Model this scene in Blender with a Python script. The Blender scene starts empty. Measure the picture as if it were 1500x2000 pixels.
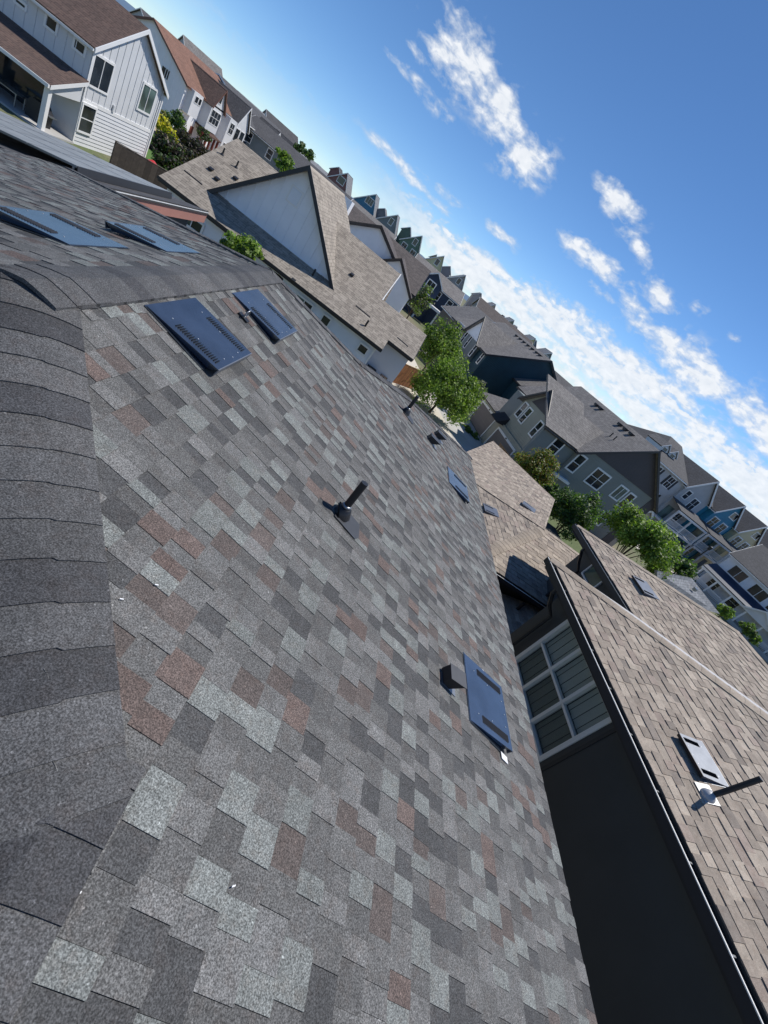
import bpy, bmesh, math, random
import numpy as np
from mathutils import Vector, Matrix
random.seed(7); RNG = np.random.default_rng(7)
SC = bpy.context.scene
COL = SC.collection
R = math.radians
V3 = lambda *a: Vector(a)

# ------------------------------------------------------------------ camera
H = 8.3                                     # lens height above the ground, m
FPX, PITCH, ROLL, YAW = 837.6, R(26.725), R(40.65), R(15.0)
_fwd = Vector((math.sin(YAW)*math.cos(PITCH), math.cos(YAW)*math.cos(PITCH), -math.sin(PITCH)))
_rt = Vector((math.cos(YAW), -math.sin(YAW), 0)); _up = _rt.cross(_fwd)
_ex = _rt*math.cos(ROLL) + _up*math.sin(ROLL)
_ey = _rt*math.sin(ROLL) - _up*math.cos(ROLL)
CAMPOS = Vector((0, 0, H))
cd = bpy.data.cameras.new('camera'); cam = bpy.data.objects.new('camera', cd); COL.objects.link(cam)
cam.matrix_world = Matrix(((_ex.x, -_ey.x, -_fwd.x, 0), (_ex.y, -_ey.y, -_fwd.y, 0), (_ex.z, -_ey.z, -_fwd.z, H), (0, 0, 0, 1)))
cd.sensor_fit = 'VERTICAL'; cd.sensor_height = 36; cd.lens = FPX/2000*36
cd.clip_start = 0.05; cd.clip_end = 6000
SC.camera = cam

# ------------------------------------------------------------------ light
SUN_AZ, SUN_EL = 62.0, 59.0                 # degrees clockwise from +Y, above the horizon
sdir = Vector((math.sin(R(SUN_AZ))*math.cos(R(SUN_EL)), math.cos(R(SUN_AZ))*math.cos(R(SUN_EL)), math.sin(R(SUN_EL))))
sl = bpy.data.lights.new('sun', 'SUN'); so = bpy.data.objects.new('sun', sl); COL.objects.link(so)
sl.energy = 4.0; sl.angle = R(0.53); sl.color = (1.0, 0.955, 0.89)
so.rotation_euler = sdir.to_track_quat('Z', 'Y').to_euler(); so.location = (30, 20, 60)
SC.view_settings.view_transform = 'Standard'; SC.view_settings.look = 'None'
SC.view_settings.exposure = 0.2; SC.view_settings.gamma = 1.0

def build_world():
    w = bpy.data.worlds.new('World'); SC.world = w; w.use_nodes = True
    nt = w.node_tree; N = nt.nodes; L = nt.links; N.clear()
    out = N.new('ShaderNodeOutputWorld'); bg = N.new('ShaderNodeBackground'); L.new(bg.outputs[0], out.inputs[0])
    sky = N.new('ShaderNodeTexSky'); sky.sky_type = 'NISHITA'; sky.sun_disc = False
    sky.sun_elevation = R(SUN_EL); sky.sun_rotation = R(SUN_AZ); sky.altitude = 1700; sky.air_density = .8; sky.dust_density = 0.0; sky.ozone_density = 3.0
    def math_(op, a, b=None, c=None, clamp=False):
        n = N.new('ShaderNodeMath'); n.operation = op; n.use_clamp = clamp
        for i, x in enumerate((a, b, c)):
            if x is None: continue
            if isinstance(x, (int, float)): n.inputs[i].default_value = x
            else: L.new(x, n.inputs[i])
        return n.outputs[0]
    tc = N.new('ShaderNodeTexCoord'); sep = N.new('ShaderNodeSeparateXYZ'); L.new(tc.outputs['Generated'], sep.inputs[0])
    az = math_('MULTIPLY', math_('ARCTAN2', sep.outputs[0], sep.outputs[1]), 57.2958)
    el = math_('MULTIPLY', math_('ARCSINE', sep.outputs[2]), 57.2958)
    def noise(sx, sy, detail, rough, off=0.0, dist=0.0):
        cb = N.new('ShaderNodeCombineXYZ'); L.new(math_('MULTIPLY', az, sx), cb.inputs[0]); L.new(math_('MULTIPLY', el, sy), cb.inputs[1]); cb.inputs[2].default_value = off
        n = N.new('ShaderNodeTexNoise'); n.inputs['Scale'].default_value = 1.0; n.inputs['Detail'].default_value = detail; n.inputs['Roughness'].default_value = rough; n.inputs['Distortion'].default_value = dist
        L.new(cb.outputs[0], n.inputs['Vector']); return n.outputs['Fac']
    n1 = noise(.30, .62, 6, .55, 3.1, .3); n2 = noise(.85, 1.5, 5, .55, 9.0, .3); n3 = noise(.10, .62, 5, .58, 5.0, .5)
    # clouds one can point at: centre azimuth, elevation, half length, half height, tilt (deg), strength
    spots = [(-7.6, 14.7, 4.0, 2.1, -4, 1.05), (-2.2, 14.0, 4.6, 1.75, -8, 1.0), (2.2, 13.0, 3.0, 1.9, 8, 1.0), (-11.2, 12.6, 4.5, .5, 0, .55), (-13, 17.5, 2.5, .5, 10, .5),
             (-9.0, 11.0, 5.5, .6, -3, .62), (12.6, 15.4, 3.2, 1.15, -8, .95), (16.8, 13.9, 3.0, .8, -12, .8), (14.9, 10.7, 4.4, 1.05, 2, 1.0),
             (17, 9.0, 2.4, .5, 0, .6), (22.2, 11.9, 2.6, .95, -10, .9), (21.6, 9.9, 4.0, .7, -4, .8), (30.0, 9.0, 8.5, 1.75, -3, 1.05), (40.5, 8.4, 8.5, 2.2, -2, 1.0),
             (4.8, 6.9, 2.4, .65, 0, .7), (-3.0, 6.2, 3.2, .5, 2, .6), (-6.5, 5.3, 5.5, .6, -3, .8), (16, 5.2, 9, 1.5, 6, .95), (28, 5.6, 9, 1.6, 0, 1.0), (38, 5.2, 8, 1.5, 0, .9), (6, 4.0, 8, 1.0, 3, .85), (26.0, 13.1, 1.3, .5, 0, .6), (30.2, 12.9, 1.1, .4, 0, .55)]
    acc = None
    for (a0, e0, ra, re, t, s) in spots:
        c, sn = math.cos(R(t)), math.sin(R(t))
        da = math_('SUBTRACT', az, a0); de = math_('SUBTRACT', el, e0)
        p = math_('ADD', math_('MULTIPLY', da, c/ra), math_('MULTIPLY', de, sn/ra))
        q = math_('ADD', math_('MULTIPLY', da, -sn/re), math_('MULTIPLY', de, c/re))
        d2 = math_('ADD', math_('MULTIPLY', p, p), math_('MULTIPLY', q, q))
        g = math_('MULTIPLY', math_('EXPONENT', math_('MULTIPLY', d2, -.9)), s)
        acc = g if acc is None else math_('MAXIMUM', acc, g)
    nn = math_('ADD', math_('MULTIPLY', n1, .66), math_('MULTIPLY', n2, .34))
    puff = math_('ADD', acc, math_('MULTIPLY', math_('SUBTRACT', nn, .5), 3.0))
    puff = math_('MULTIPLY', math_('MULTIPLY', math_('SUBTRACT', puff, .28), 1.5, clamp=True), math_('MULTIPLY', math_('SUBTRACT', acc, .06), 3.2, clamp=True))
    # layer of cloud lying above the skyline, thinning upwards, all round the horizon
    top = math_('ADD', math_('ADD', 4.4, math_('MULTIPLY', math_('SUBTRACT', n2, .5), 3.4)), math_('MULTIPLY', math_('MULTIPLY', math_('SUBTRACT', az, 6), .1, clamp=True), 1.9))
    lay = math_('MULTIPLY', math_('SUBTRACT', top, el), 1.1, clamp=True)
    edge = math_('ADD', math_('MULTIPLY', math_('MULTIPLY', math_('ADD', az, 11), .09, clamp=True), .85), .15)
    dens = math_('ADD', math_('MULTIPLY', math_('SUBTRACT', math_('ADD', math_('MULTIPLY', n3, .6), math_('MULTIPLY', n2, .4)), .38), 4.6, clamp=True), math_('MULTIPLY', math_('MULTIPLY', el, .35, clamp=True), .5))
    lay = math_('MULTIPLY', math_('MULTIPLY', lay, edge), math_('MINIMUM', dens, 1.0))
    cov = math_('MAXIMUM', math_('MULTIPLY', puff, .95), math_('MULTIPLY', lay, .92))
    skyc = N.new('ShaderNodeVectorMath'); skyc.operation = 'SCALE'; skyc.inputs['Scale'].default_value = 0.112
    hs = N.new('ShaderNodeHueSaturation'); hs.inputs['Saturation'].default_value = 1.08; hs.inputs['Value'].default_value = 1.0
    tint = N.new('ShaderNodeMixRGB'); tint.blend_type = 'MULTIPLY'; tint.inputs['Fac'].default_value = 1; tint.inputs['Color2'].default_value = (.90, 1.0, 1.08, 1); L.new(sky.outputs[0], tint.inputs['Color1']); L.new(tint.outputs[0], hs.inputs['Color']); L.new(hs.outputs[0], skyc.inputs[0])
    shade = N.new('ShaderNodeMixRGB'); shade.inputs['Color1'].default_value = (.50, .57, .66, 1); shade.inputs['Color2'].default_value = (.82, .84, .87, 1)
    L.new(math_('MULTIPLY', math_('SUBTRACT', math_('ADD', math_('MULTIPLY', n2, .6), math_('MULTIPLY', cov, .55)), .42), 2.0, clamp=True), shade.inputs['Fac'])
    mix = N.new('ShaderNodeMixRGB'); L.new(cov, mix.inputs['Fac']); L.new(skyc.outputs[0], mix.inputs['Color1']); L.new(shade.outputs[0], mix.inputs['Color2'])
    L.new(mix.outputs[0], bg.inputs['Color']); bg.inputs['Strength'].default_value = 1.0
build_world()

# ------------------------------------------------------------------ pixel directions (photograph 1500 x 2000)
def ray(px, py): return _fwd + _ex*((px-750)/FPX) + _ey*((py-1000)/FPX)
def on_z(px, py, z): d = ray(px, py); return CAMPOS + d*((z-H)/d.z)
def on_plane(px, py, P, n): d = ray(px, py); return CAMPOS + d*((P-CAMPOS).dot(n)/d.dot(n))
def azd(a): return Vector((math.sin(R(a)), math.cos(R(a)), 0))

# ------------------------------------------------------------------ materials
MATS = {}
def newmat(name):
    m = bpy.data.materials.new(name); m.use_nodes = True; nt = m.node_tree
    b = nt.nodes['Principled BSDF']; MATS[name] = m
    return m, nt, nt.nodes, nt.links, b
def pos(N): g = N.new('ShaderNodeNewGeometry'); return g.outputs['Position']
def noise_node(N, L, vec, scale, detail=2, rough=.5):
    n = N.new('ShaderNodeTexNoise'); n.inputs['Scale'].default_value = scale; n.inputs['Detail'].default_value = detail; n.inputs['Roughness'].default_value = rough
    L.new(vec, n.inputs['Vector']); return n.outputs['Fac']
def ramp(N, L, fac, stops):
    r = N.new('ShaderNodeValToRGB'); e = r.color_ramp.elements
    while len(e) < len(stops): e.new(.5)
    for i, (p, c) in enumerate(stops): e[i].position = p; e[i].color = (c, c, c, 1) if isinstance(c, (int, float)) else (*c, 1)
    L.new(fac, r.inputs[0]); return r.outputs[0]
def mixc(N, L, a, b, fac=1.0, mode='MULTIPLY'):
    m = N.new('ShaderNodeMixRGB'); m.blend_type = mode
    for i, x in (('Fac', fac), ('Color1', a), ('Color2', b)):
        if isinstance(x, (int, float)): m.inputs[i].default_value = x if i == 'Fac' else (x, x, x, 1)
        elif isinstance(x, tuple): m.inputs[i].default_value = (*x, 1)
        else: L.new(x, m.inputs[i])
    return m.outputs[0]
def bump(N, L, b, h, strength, dist):
    bn = N.new('ShaderNodeBump'); bn.inputs['Strength'].default_value = strength; bn.inputs['Distance'].default_value = dist
    L.new(h, bn.inputs['Height']); L.new(bn.outputs[0], b.inputs['Normal'])
def paint(name, c, rough=.6, var=.16, scale=.9, metal=0.0, fine=0.0, coat=0.0):
    m, nt, N, L, b = newmat(name); p = pos(N)
    n1 = noise_node(N, L, p, scale, 5, .6)
    col = mixc(N, L, tuple(c), ramp(N, L, n1, [(.3, 1-var), (.7, 1+var*.4)]))
    if name.startswith('wood'):
        oi = N.new('ShaderNodeObjectInfo'); col = mixc(N, L, col, ramp(N, L, oi.outputs['Random'], [(0, .62), (1, 1.25)]))
    if fine: col = mixc(N, L, col, ramp(N, L, noise_node(N, L, p, 90, 2), [(.3, 1-fine), (.7, 1+fine)]))
    L.new(col, b.inputs['Base Color']); b.inputs['Roughness'].default_value = rough; b.inputs['Metallic'].default_value = metal
    return m
def siding(name, c, pitch=.18, vertical=False, strength=.8, var=.12):
    """painted boards too narrow in the picture to be built one by one: relief by bump"""
    m, nt, N, L, b = newmat(name); p = pos(N)
    uvn = N.new('ShaderNodeUVMap'); sp = N.new('ShaderNodeSeparateXYZ'); L.new(uvn.outputs[0], sp.inputs[0])
    w = N.new('ShaderNodeMath'); w.operation = 'DIVIDE'; L.new(sp.outputs[0 if vertical else 1], w.inputs[0]); w.inputs[1].default_value = pitch
    f = N.new('ShaderNodeMath'); f.operation = 'FRACT'; L.new(w.outputs[0], f.inputs[0])
    hgt = ramp(N, L, f.outputs[0], [(0, 0), (.08, 1), (1, .55)] if not vertical else [(0, 0), (.06, 1), (1, 1)])
    col = mixc(N, L, tuple(c), ramp(N, L, noise_node(N, L, p, .7, 5, .6), [(.3, 1-var), (.7, 1+var*.4)]))
    L.new(col, b.inputs['Base Color']); b.inputs['Roughness'].default_value = .6
    bump(N, L, b, hgt, strength, .03); return m
def shingle_mat(name, lo=.36, hi=1.85, spec=2.1):
    """mineral granules on asphalt; tab colour from the mesh colour attribute"""
    m, nt, N, L, b = newmat(name); p = pos(N)
    a = N.new('ShaderNodeAttribute'); a.attribute_name = 'Col'
    g = noise_node(N, L, p, 175, 2, .75)
    col = mixc(N, L, a.outputs['Color'], ramp(N, L, g, [(.34, lo), (.5, .95), (.66, hi)]))
    col = mixc(N, L, col, ramp(N, L, noise_node(N, L, p, 28, 3, .7), [(.3, .92), (.7, 1.08)]))
    v = N.new('ShaderNodeTexVoronoi'); v.inputs['Scale'].default_value = 150; L.new(p, v.inputs['Vector'])
    sp = ramp(N, L, v.outputs['Color'], [(.0, 1), (.9, 1), (.97, spec)])
    mo = noise_node(N, L, p, 16, 4, .75); col = mixc(N, L, col, (.9, .78, .72), ramp(N, L, mo, [(.5, 0), (.68, .5)]))
    col = mixc(N, L, col, sp)
    col = mixc(N, L, col, ramp(N, L, noise_node(N, L, p, 7, 4, .6), [(.3, .86), (.7, 1.12)]))
    L.new(col, b.inputs['Base Color']); b.inputs['Roughness'].default_value = .82
    b.inputs['Specular IOR Level'].default_value = .35
    bump(N, L, b, g, .35, .002); return m
def roof_mat(name, c1, c2, c3, row=.2, width=.42, mortar=.35):
    """shingle courses too far away to be built one by one"""
    m, nt, N, L, b = newmat(name)
    uvn = N.new('ShaderNodeUVMap'); br = N.new('ShaderNodeTexBrick'); L.new(uvn.outputs[0], br.inputs['Vector'])
    br.inputs['Color1'].default_value = (*c1, 1); br.inputs['Color2'].default_value = (*c2, 1); br.inputs['Mortar'].default_value = (*[x*mortar for x in c1], 1)
    br.inputs['Scale'].default_value = 1; br.inputs['Row Height'].default_value = row; br.inputs['Brick Width'].default_value = width
    br.inputs['Mortar Size'].default_value = row*.075; br.inputs['Mortar Smooth'].default_value = .3; br.inputs['Bias'].default_value = -.1
    br.offset = .37; br.squash = 1.3; br.squash_frequency = 3
    n = noise_node(N, L, uvn.outputs[0], 1/width*1.3, 1); n2 = noise_node(N, L, uvn.outputs[0], .5, 4, .6)
    col = mixc(N, L, br.outputs['Color'], tuple(c3), ramp(N, L, n, [(.5, 0), (.62, .7)]), 'MIX')
    col = mixc(N, L, col, br.outputs['Color'], .45, 'MIX')
    col = mixc(N, L, col, ramp(N, L, n2, [(.3, .85), (.7, 1.1)]))
    col = mixc(N, L, col, ramp(N, L, noise_node(N, L, uvn.outputs[0], 60, 1), [(.3, .8), (.7, 1.2)]))
    L.new(col, b.inputs['Base Color']); b.inputs['Roughness'].default_value = .9
    bump(N, L, b, br.outputs['Fac'], -.5, .02); return m
def glass_mat(name, c=(.02, .025, .03), rough=.06):
    m, nt, N, L, b = newmat(name); p = pos(N)
    col = mixc(N, L, tuple(c), ramp(N, L, noise_node(N, L, p, .8, 2), [(.35, .5), (.65, 1.6)]))
    L.new(col, b.inputs['Base Color']); b.inputs['Roughness'].default_value = rough; b.inputs['Specular IOR Level'].default_value = .6
    bump(N, L, b, noise_node(N, L, p, 1.3, 1), .05, .05); return m
def leaf_mat(name):
    m, nt, N, L, b = newmat(name)
    a = N.new('ShaderNodeAttribute'); a.attribute_name = 'Col'
    L.new(a.outputs['Color'], b.inputs['Base Color']); b.inputs['Roughness'].default_value = .55
    t = N.new('ShaderNodeBsdfTranslucent'); g = N.new('ShaderNodeMixRGB'); g.blend_type = 'MULTIPLY'; g.inputs['Fac'].default_value = 1
    L.new(a.outputs['Color'], g.inputs['Color1']); g.inputs['Color2'].default_value = (1.5, 1.7, .7, 1); L.new(g.outputs[0], t.inputs['Color'])
    mx = N.new('ShaderNodeMixShader'); mx.inputs[0].default_value = .38
    L.new(b.outputs[0], mx.inputs[1]); L.new(t.outputs[0], mx.inputs[2])
    L.new(mx.outputs[0], N['Material Output'].inputs[0]); return m

shingle_mat('granules_grey'); shingle_mat('granules_tan', .7, 1.3, 1.3)
roof_mat('roof_taupe', (.33, .29, .24), (.21, .18, .15), (.42, .37, .31), row=.19, width=.46)
roof_mat('roof_brown', (.13, .085, .07), (.095, .065, .055), (.16, .11, .09))
roof_mat('roof_red_brown', (.22, .115, .08), (.17, .09, .065), (.26, .15, .11))
roof_mat('roof_dark', (.085, .085, .09), (.065, .065, .07), (.11, .11, .115))
roof_mat('roof_grey', (.20, .188, .18), (.14, .133, .128), (.25, .236, .225))
roof_mat('roof_umber', (.10, .085, .08), (.07, .06, .058), (.14, .12, .11))
roof_mat('roof_blue_grey', (.23, .24, .255), (.15, .16, .175), (.33, .34, .35), row=.16, width=.4)
paint('white', (.66, .67, .68), .5, .06); paint('trim_white', (.8, .8, .79), .45, .05); paint('cool_white', (.84, .86, .89), .6, .06)
paint('fascia_red', (.40, .19, .155), .6, .2); paint('fascia_dark', (.03, .028, .03), .5, .2); paint('trim_dark', (.028, .03, .034), .5, .2)
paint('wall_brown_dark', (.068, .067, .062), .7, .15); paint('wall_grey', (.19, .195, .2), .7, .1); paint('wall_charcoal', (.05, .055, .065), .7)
paint('metal_navy', (.15, .18, .222), .22, .3, 3.0, .8, .05); paint('metal_black', (.012, .013, .016), .45, .2, 8.0); paint('metal_slate', (.21, .225, .25), .42, .15, 7.0, .6, .06)
paint('metal_bright', (.72, .73, .72), .3, .1, 3.0, .6); paint('metal_galv', (.30, .32, .34), .35, .25, 9.0, .75); paint('flash_dull', (.5, .5, .5), .5, .3, 14, .3); paint('flash_white', (.78, .79, .80), .5, .12, 12)
paint('metal_dull', (.05, .053, .06), .5, .2, 6, .3); paint('gutter_lip', (.86, .84, .78), .35, .08, 4.0, .2)  # near-white gutter lip: the sun's glint is put into its colour
paint('wood_cedar', (.36, .155, .07), .75, .3, 5); paint('wood_tan', (.38, .24, .13), .75, .3, 5); paint('wood_dark', (.075, .06, .05), .8, .3, 5); paint('wood_redwood', (.22, .05, .035), .7, .2)
paint('wood_grey', (.16, .13, .11), .8, .3, 5); paint('concrete', (.44, .43, .41), .85, .15, .5, 0, .06); paint('concrete_pale', (.56, .52, .45), .85, .12, .5, 0, .06); paint('asphalt', (.06, .06, .063), .9, .2, .5, 0, .1)
paint('gravel_tan', (.48, .38, .28), .9, .3, 6, 0, .3)
paint('door_taupe', (.16, .14, .135), .6, .08); paint('copper', (.17, .08, .055), .5, .2)
paint('toy_red', (.55, .03, .03), .4); paint('toy_blue', (.03, .06, .4), .4); paint('bin_blue', (.03, .10, .25), .5)
paint('blind_green', (.72, .78, .68), .8, .05); paint('blind_dark', (.26, .30, .26), .8, .05); paint('solar_cell', (.30, .31, .30), .4, .2, 2.0); paint('cream', (.62, .58, .48), .6)
siding('sid_greygreen', (.235, .25, .225), .19); siding('sid_umber', (.066, .060, .068), .3, True, 1.0); siding('sid_green_tan', (.33, .33, .275), .19)
siding('sid_teal_dark', (.016, .060, .088), .19, var=.25); siding('sid_teal_grey', (.19, .215, .215), .19); siding('sid_brown', (.17, .14, .125), .19)
siding('sid_navy', (.018, .036, .075), .2); siding('sid_lightgrey', (.44, .45, .465), .19); siding('sid_blue', (.032, .23, .35), .19); siding('sid_yellow', (.60, .52, .33), .19)
siding('sid_sage', (.30, .34, .25), .19); siding('sid_white', (.80, .82, .86), .2); siding('sid_beige', (.44, .39, .33), .2)
siding('sid_far_red', (.25, .12, .11), .25); siding('sid_far_blue', (.06, .21, .34), .25); siding('sid_far_slate', (.20, .235, .25), .25); siding('sid_far_green', (.12, .20, .15), .25)
siding('sid_far_yellow', (.66, .62, .38), .25); siding('sid_far_grey', (.34, .34, .355), .25); siding('sid_far_pink', (.60, .52, .46), .25)
glass_mat('glass'); glass_mat('glass_green', (.10, .15, .14), .1); leaf_mat('leaf')
_g, nt_, N_, L_, b_ = newmat('pane_clear')
b_.inputs['Base Color'].default_value = (.08, .11, .10, 1); b_.inputs['Roughness'].default_value = .03; b_.inputs['Alpha'].default_value = .2
paint('bark', (.10, .075, .055), .9, .3, 6)
_g, nt_, N_, L_, b_ = newmat('ground'); _p = pos(N_)
_c = mixc(N_, L_, (.10, .13, .05), (.22, .18, .12), ramp(N_, L_, noise_node(N_, L_, _p, .12, 6, .65), [(.42, 0), (.6, 1)]), 'MIX')
_c = mixc(N_, L_, _c, ramp(N_, L_, noise_node(N_, L_, _p, 3, 5, .7), [(.3, .7), (.7, 1.2)]))
L_.new(_c, b_.inputs['Base Color']); b_.inputs['Roughness'].default_value = .95
_g, nt_, N_, L_, b_ = newmat('lawn'); _p = pos(N_)
_c = mixc(N_, L_, (.07, .15, .025), (.11, .2, .04), noise_node(N_, L_, _p, 2, 6, .7), 'MIX')
L_.new(_c, b_.inputs['Base Color']); b_.inputs['Roughness'].default_value = .9; bump(N_, L_, b_, noise_node(N_, L_, _p, 30, 3, .7), .8, .05)
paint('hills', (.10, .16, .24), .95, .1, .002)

# ------------------------------------------------------------------ scene helpers
ORG = {}
def tag(o, label=None, cat=None, group=None, kind=None):
    for k, x in (('label', label), ('category', cat), ('group', group), ('kind', kind)):
        if x: o[k] = x
    return o
def thing(name, label, cat, loc, group=None):
    o = bpy.data.objects.new(name, None); COL.objects.link(o); o.location = loc; o.empty_display_size = .3
    ORG[o] = Vector(loc); return tag(o, label, cat, group)
class MB:
    def __init__(s): s.v = []; s.f = []; s.uv = []; s.c = []
    def poly(s, pts, uv=None, col=None):
        i = len(s.v); s.v += [tuple(p) for p in pts]; s.f.append(tuple(range(i, i+len(pts))))
        s.uv.append(uv if uv else [(0, 0)]*len(pts)); s.c.append(col or (.5, .5, .5)); return s
    def hexa(s, P, col=None):
        """8 corners: bottom 0-3 counter-clockwise, top 4-7"""
        i = len(s.v); s.v += [tuple(p) for p in P]
        for q in ((3, 2, 1, 0), (4, 5, 6, 7), (0, 1, 5, 4), (1, 2, 6, 5), (2, 3, 7, 6), (3, 0, 4, 7)):
            s.f.append(tuple(i+k for k in q)); s.uv.append([(0, 0)]*4); s.c.append(col or (.5, .5, .5))
        return s
    def box(s, x0, x1, y0, y1, z0, z1, col=None):
        return s.hexa([(x0, y0, z0), (x1, y0, z0), (x1, y1, z0), (x0, y1, z0), (x0, y0, z1), (x1, y0, z1), (x1, y1, z1), (x0, y1, z1)], col)
    def obox(s, P, U, W, T, u0, u1, w0, w1, t0, t1, col=None):
        g = lambda a, b, c: P + U*a + W*b + T*c
        return s.hexa([g(u0, w0, t0), g(u1, w0, t0), g(u1, w1, t0), g(u0, w1, t0), g(u0, w0, t1), g(u1, w0, t1), g(u1, w1, t1), g(u0, w1, t1)], col)
    def prism(s, pts, off, uvax=None, O=None):
        """polygon pts swept by off; uvax=(U, W) gives metre UVs"""
        pts = [Vector(p) for p in pts]; off = Vector(off); O = O or pts[0]; q = [p+off for p in pts]; n = len(pts)
        uvf = (lambda p: ((p-O).dot(uvax[0]), (p-O).dot(uvax[1]))) if uvax else (lambda p: (0, 0))
        s.poly(q, [uvf(p) for p in q]); s.poly(pts[::-1], [uvf(p) for p in pts[::-1]])
        for k in range(n):
            a, b = pts[k], pts[(k+1) % n]; e = (b-a).length
            if uvax: l0 = (a-O).dot(uvax[1]); l1 = (b-O).dot(uvax[1]); s.poly([a, b, b+off, a+off], [(0, l0), (0, l1), (off.length, l1), (off.length, l0)])
            else: s.poly([a, b, b+off, a+off])
        return s
    def tube(s, pts, r, n=8, col=None, caps=True):
        pts = [Vector(p) for p in pts]; rr = r if isinstance(r, (list, tuple)) else [r]*len(pts); rings = []
        for k, p in enumerate(pts):
            d = (pts[min(k+1, len(pts)-1)] - pts[max(k-1, 0)]).normalized()
            a = d.cross(Vector((0, 0, 1)) if abs(d.z) < .9 else Vector((1, 0, 0))).normalized(); b = d.cross(a)
            i = len(s.v); s.v += [tuple(p + (a*math.cos(t)+b*math.sin(t))*rr[k]) for t in [2*math.pi*j/n for j in range(n)]]; rings.append(i)
        for k in range(len(pts)-1):
            for j in range(n):
                s.f.append((rings[k]+j, rings[k]+(j+1) % n, rings[k+1]+(j+1) % n, rings[k+1]+j)); s.uv.append([(0, 0)]*4); s.c.append(col or (.5, .5, .5))
        if caps:
            for i, fl in ((rings[0], 1), (rings[-1], 0)):
                fc = tuple(range(i, i+n)); s.f.append(fc[::-1] if fl else fc); s.uv.append([(0, 0)]*n); s.c.append(col or (.5, .5, .5))
        return s
    def build(s, name, mat, parent=None, smooth=False, fix=True, kind=None, label=None, usecol=False, useuv=False):
        o0 = ORG.get(parent, Vector((0, 0, 0)))
        vv = np.array(s.v, dtype=float) - np.array(o0)[None, :]
        me = bpy.data.meshes.new(name); me.from_pydata(vv.tolist(), [], s.f)
        if useuv:
            l = me.uv_layers.new(name='UVMap'); flat = [x for f in s.uv for p in f for x in p]; l.data.foreach_set('uv', flat)
        if usecol:
            a = me.color_attributes.new('Col', 'FLOAT_COLOR', 'CORNER'); flat = []
            for f, c in zip(s.f, s.c): flat += [c[0], c[1], c[2], 1.0]*len(f)
            a.data.foreach_set('color', flat)
        if fix:
            bm = bmesh.new(); bm.from_mesh(me); bmesh.ops.recalc_face_normals(bm, faces=bm.faces); bm.to_mesh(me); bm.free()
        if smooth: me.polygons.foreach_set('use_smooth', [True]*len(me.polygons))
        me.materials.append(MATS[mat] if isinstance(mat, str) else mat)
        o = bpy.data.objects.new(name, me); COL.objects.link(o)
        if parent: o.parent = parent; ORG[o] = o0
        else: ORG[o] = Vector((0, 0, 0))
        if kind: o['kind'] = kind
        if label: o['label'] = label
        return o

class Wall:
    """vertical wall seen from outside: P = left foot, az = direction to the right"""
    def __init__(s, P, az): s.P = Vector((P[0], P[1], 0)); s.U = azd(az); s.N = Vector((s.U.y, -s.U.x, 0)); s.az = az
    def pt(s, u, z, out=0.0): return s.P + s.U*u + s.N*out + Vector((0, 0, z))
    def hit(s, px, py, out=0.0):
        p = on_plane(px, py, s.P + s.N*out, s.N); return (p-s.P).dot(s.U), p.z
    def shifted(s, u=0, out=0): q = s.P + s.U*u + s.N*out; return Wall((q.x, q.y), s.az)
Z = Vector((0, 0, 1))
def wbox(mb, w, u0, u1, z0, z1, o0, o1): return mb.obox(w.P, w.U, -w.N, Z, u0, u1, -o1, -o0, z0, z1)

def window(root, w, u0, u1, z0, z1, cols=1, rows=2, trim='trim_white', tw=.1, glass='glass', out=0.0, bar=.05, sill=True, gl=None, name='window'):
    if u1 < u0: u0, u1 = u1, u0
    if z1 < z0: z0, z1 = z1, z0
    mb = MB(); o = out
    wbox(mb, w, u0-tw, u0, z0-tw, z1+tw, o-.02, o+.045); wbox(mb, w, u1, u1+tw, z0-tw, z1+tw, o-.02, o+.045)
    wbox(mb, w, u0-.001, u1+.001, z1, z1+tw*1.15, o-.02, o+.05); wbox(mb, w, u0-.001, u1+.001, z0-tw, z0, o-.02, o+.06 if sill else o+.045)
    cw = (u1-u0)/cols; rh = (z1-z0)/rows
    for c in range(1, cols): wbox(mb, w, u0+c*cw-bar/2, u0+c*cw+bar/2, z0-.001, z1+.001, o-.02, o+.04)
    for r in range(1, rows):
        for c in range(cols): wbox(mb, w, u0+c*cw-.001+bar*.5*(c > 0), u0+(c+1)*cw+.001-bar*.5*(c < cols-1), z0+r*rh-bar/2, z0+r*rh+bar/2, o-.02, o+.036)
    f = mb.build(name, trim, root)
    for c in range(cols):
        for r in range(rows):
            p = MB(); wbox(p, w, u0+c*cw+.002, u0+(c+1)*cw-.002, z0+r*rh+.002, z0+(r+1)*rh-.002, o-.015, o+.012)
            p.build('pane', (gl[(c*rows+r) % len(gl)] if gl else glass), f)
    return f
def pwin(root, w, a, b, **k):
    """window between two opposite corners given as photograph pixels"""
    o = k.get('out', 0.0); ua, za = w.hit(*a, out=o); ub, zb = w.hit(*b, out=o); return window(root, w, ua, ub, za, zb, **k)

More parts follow.
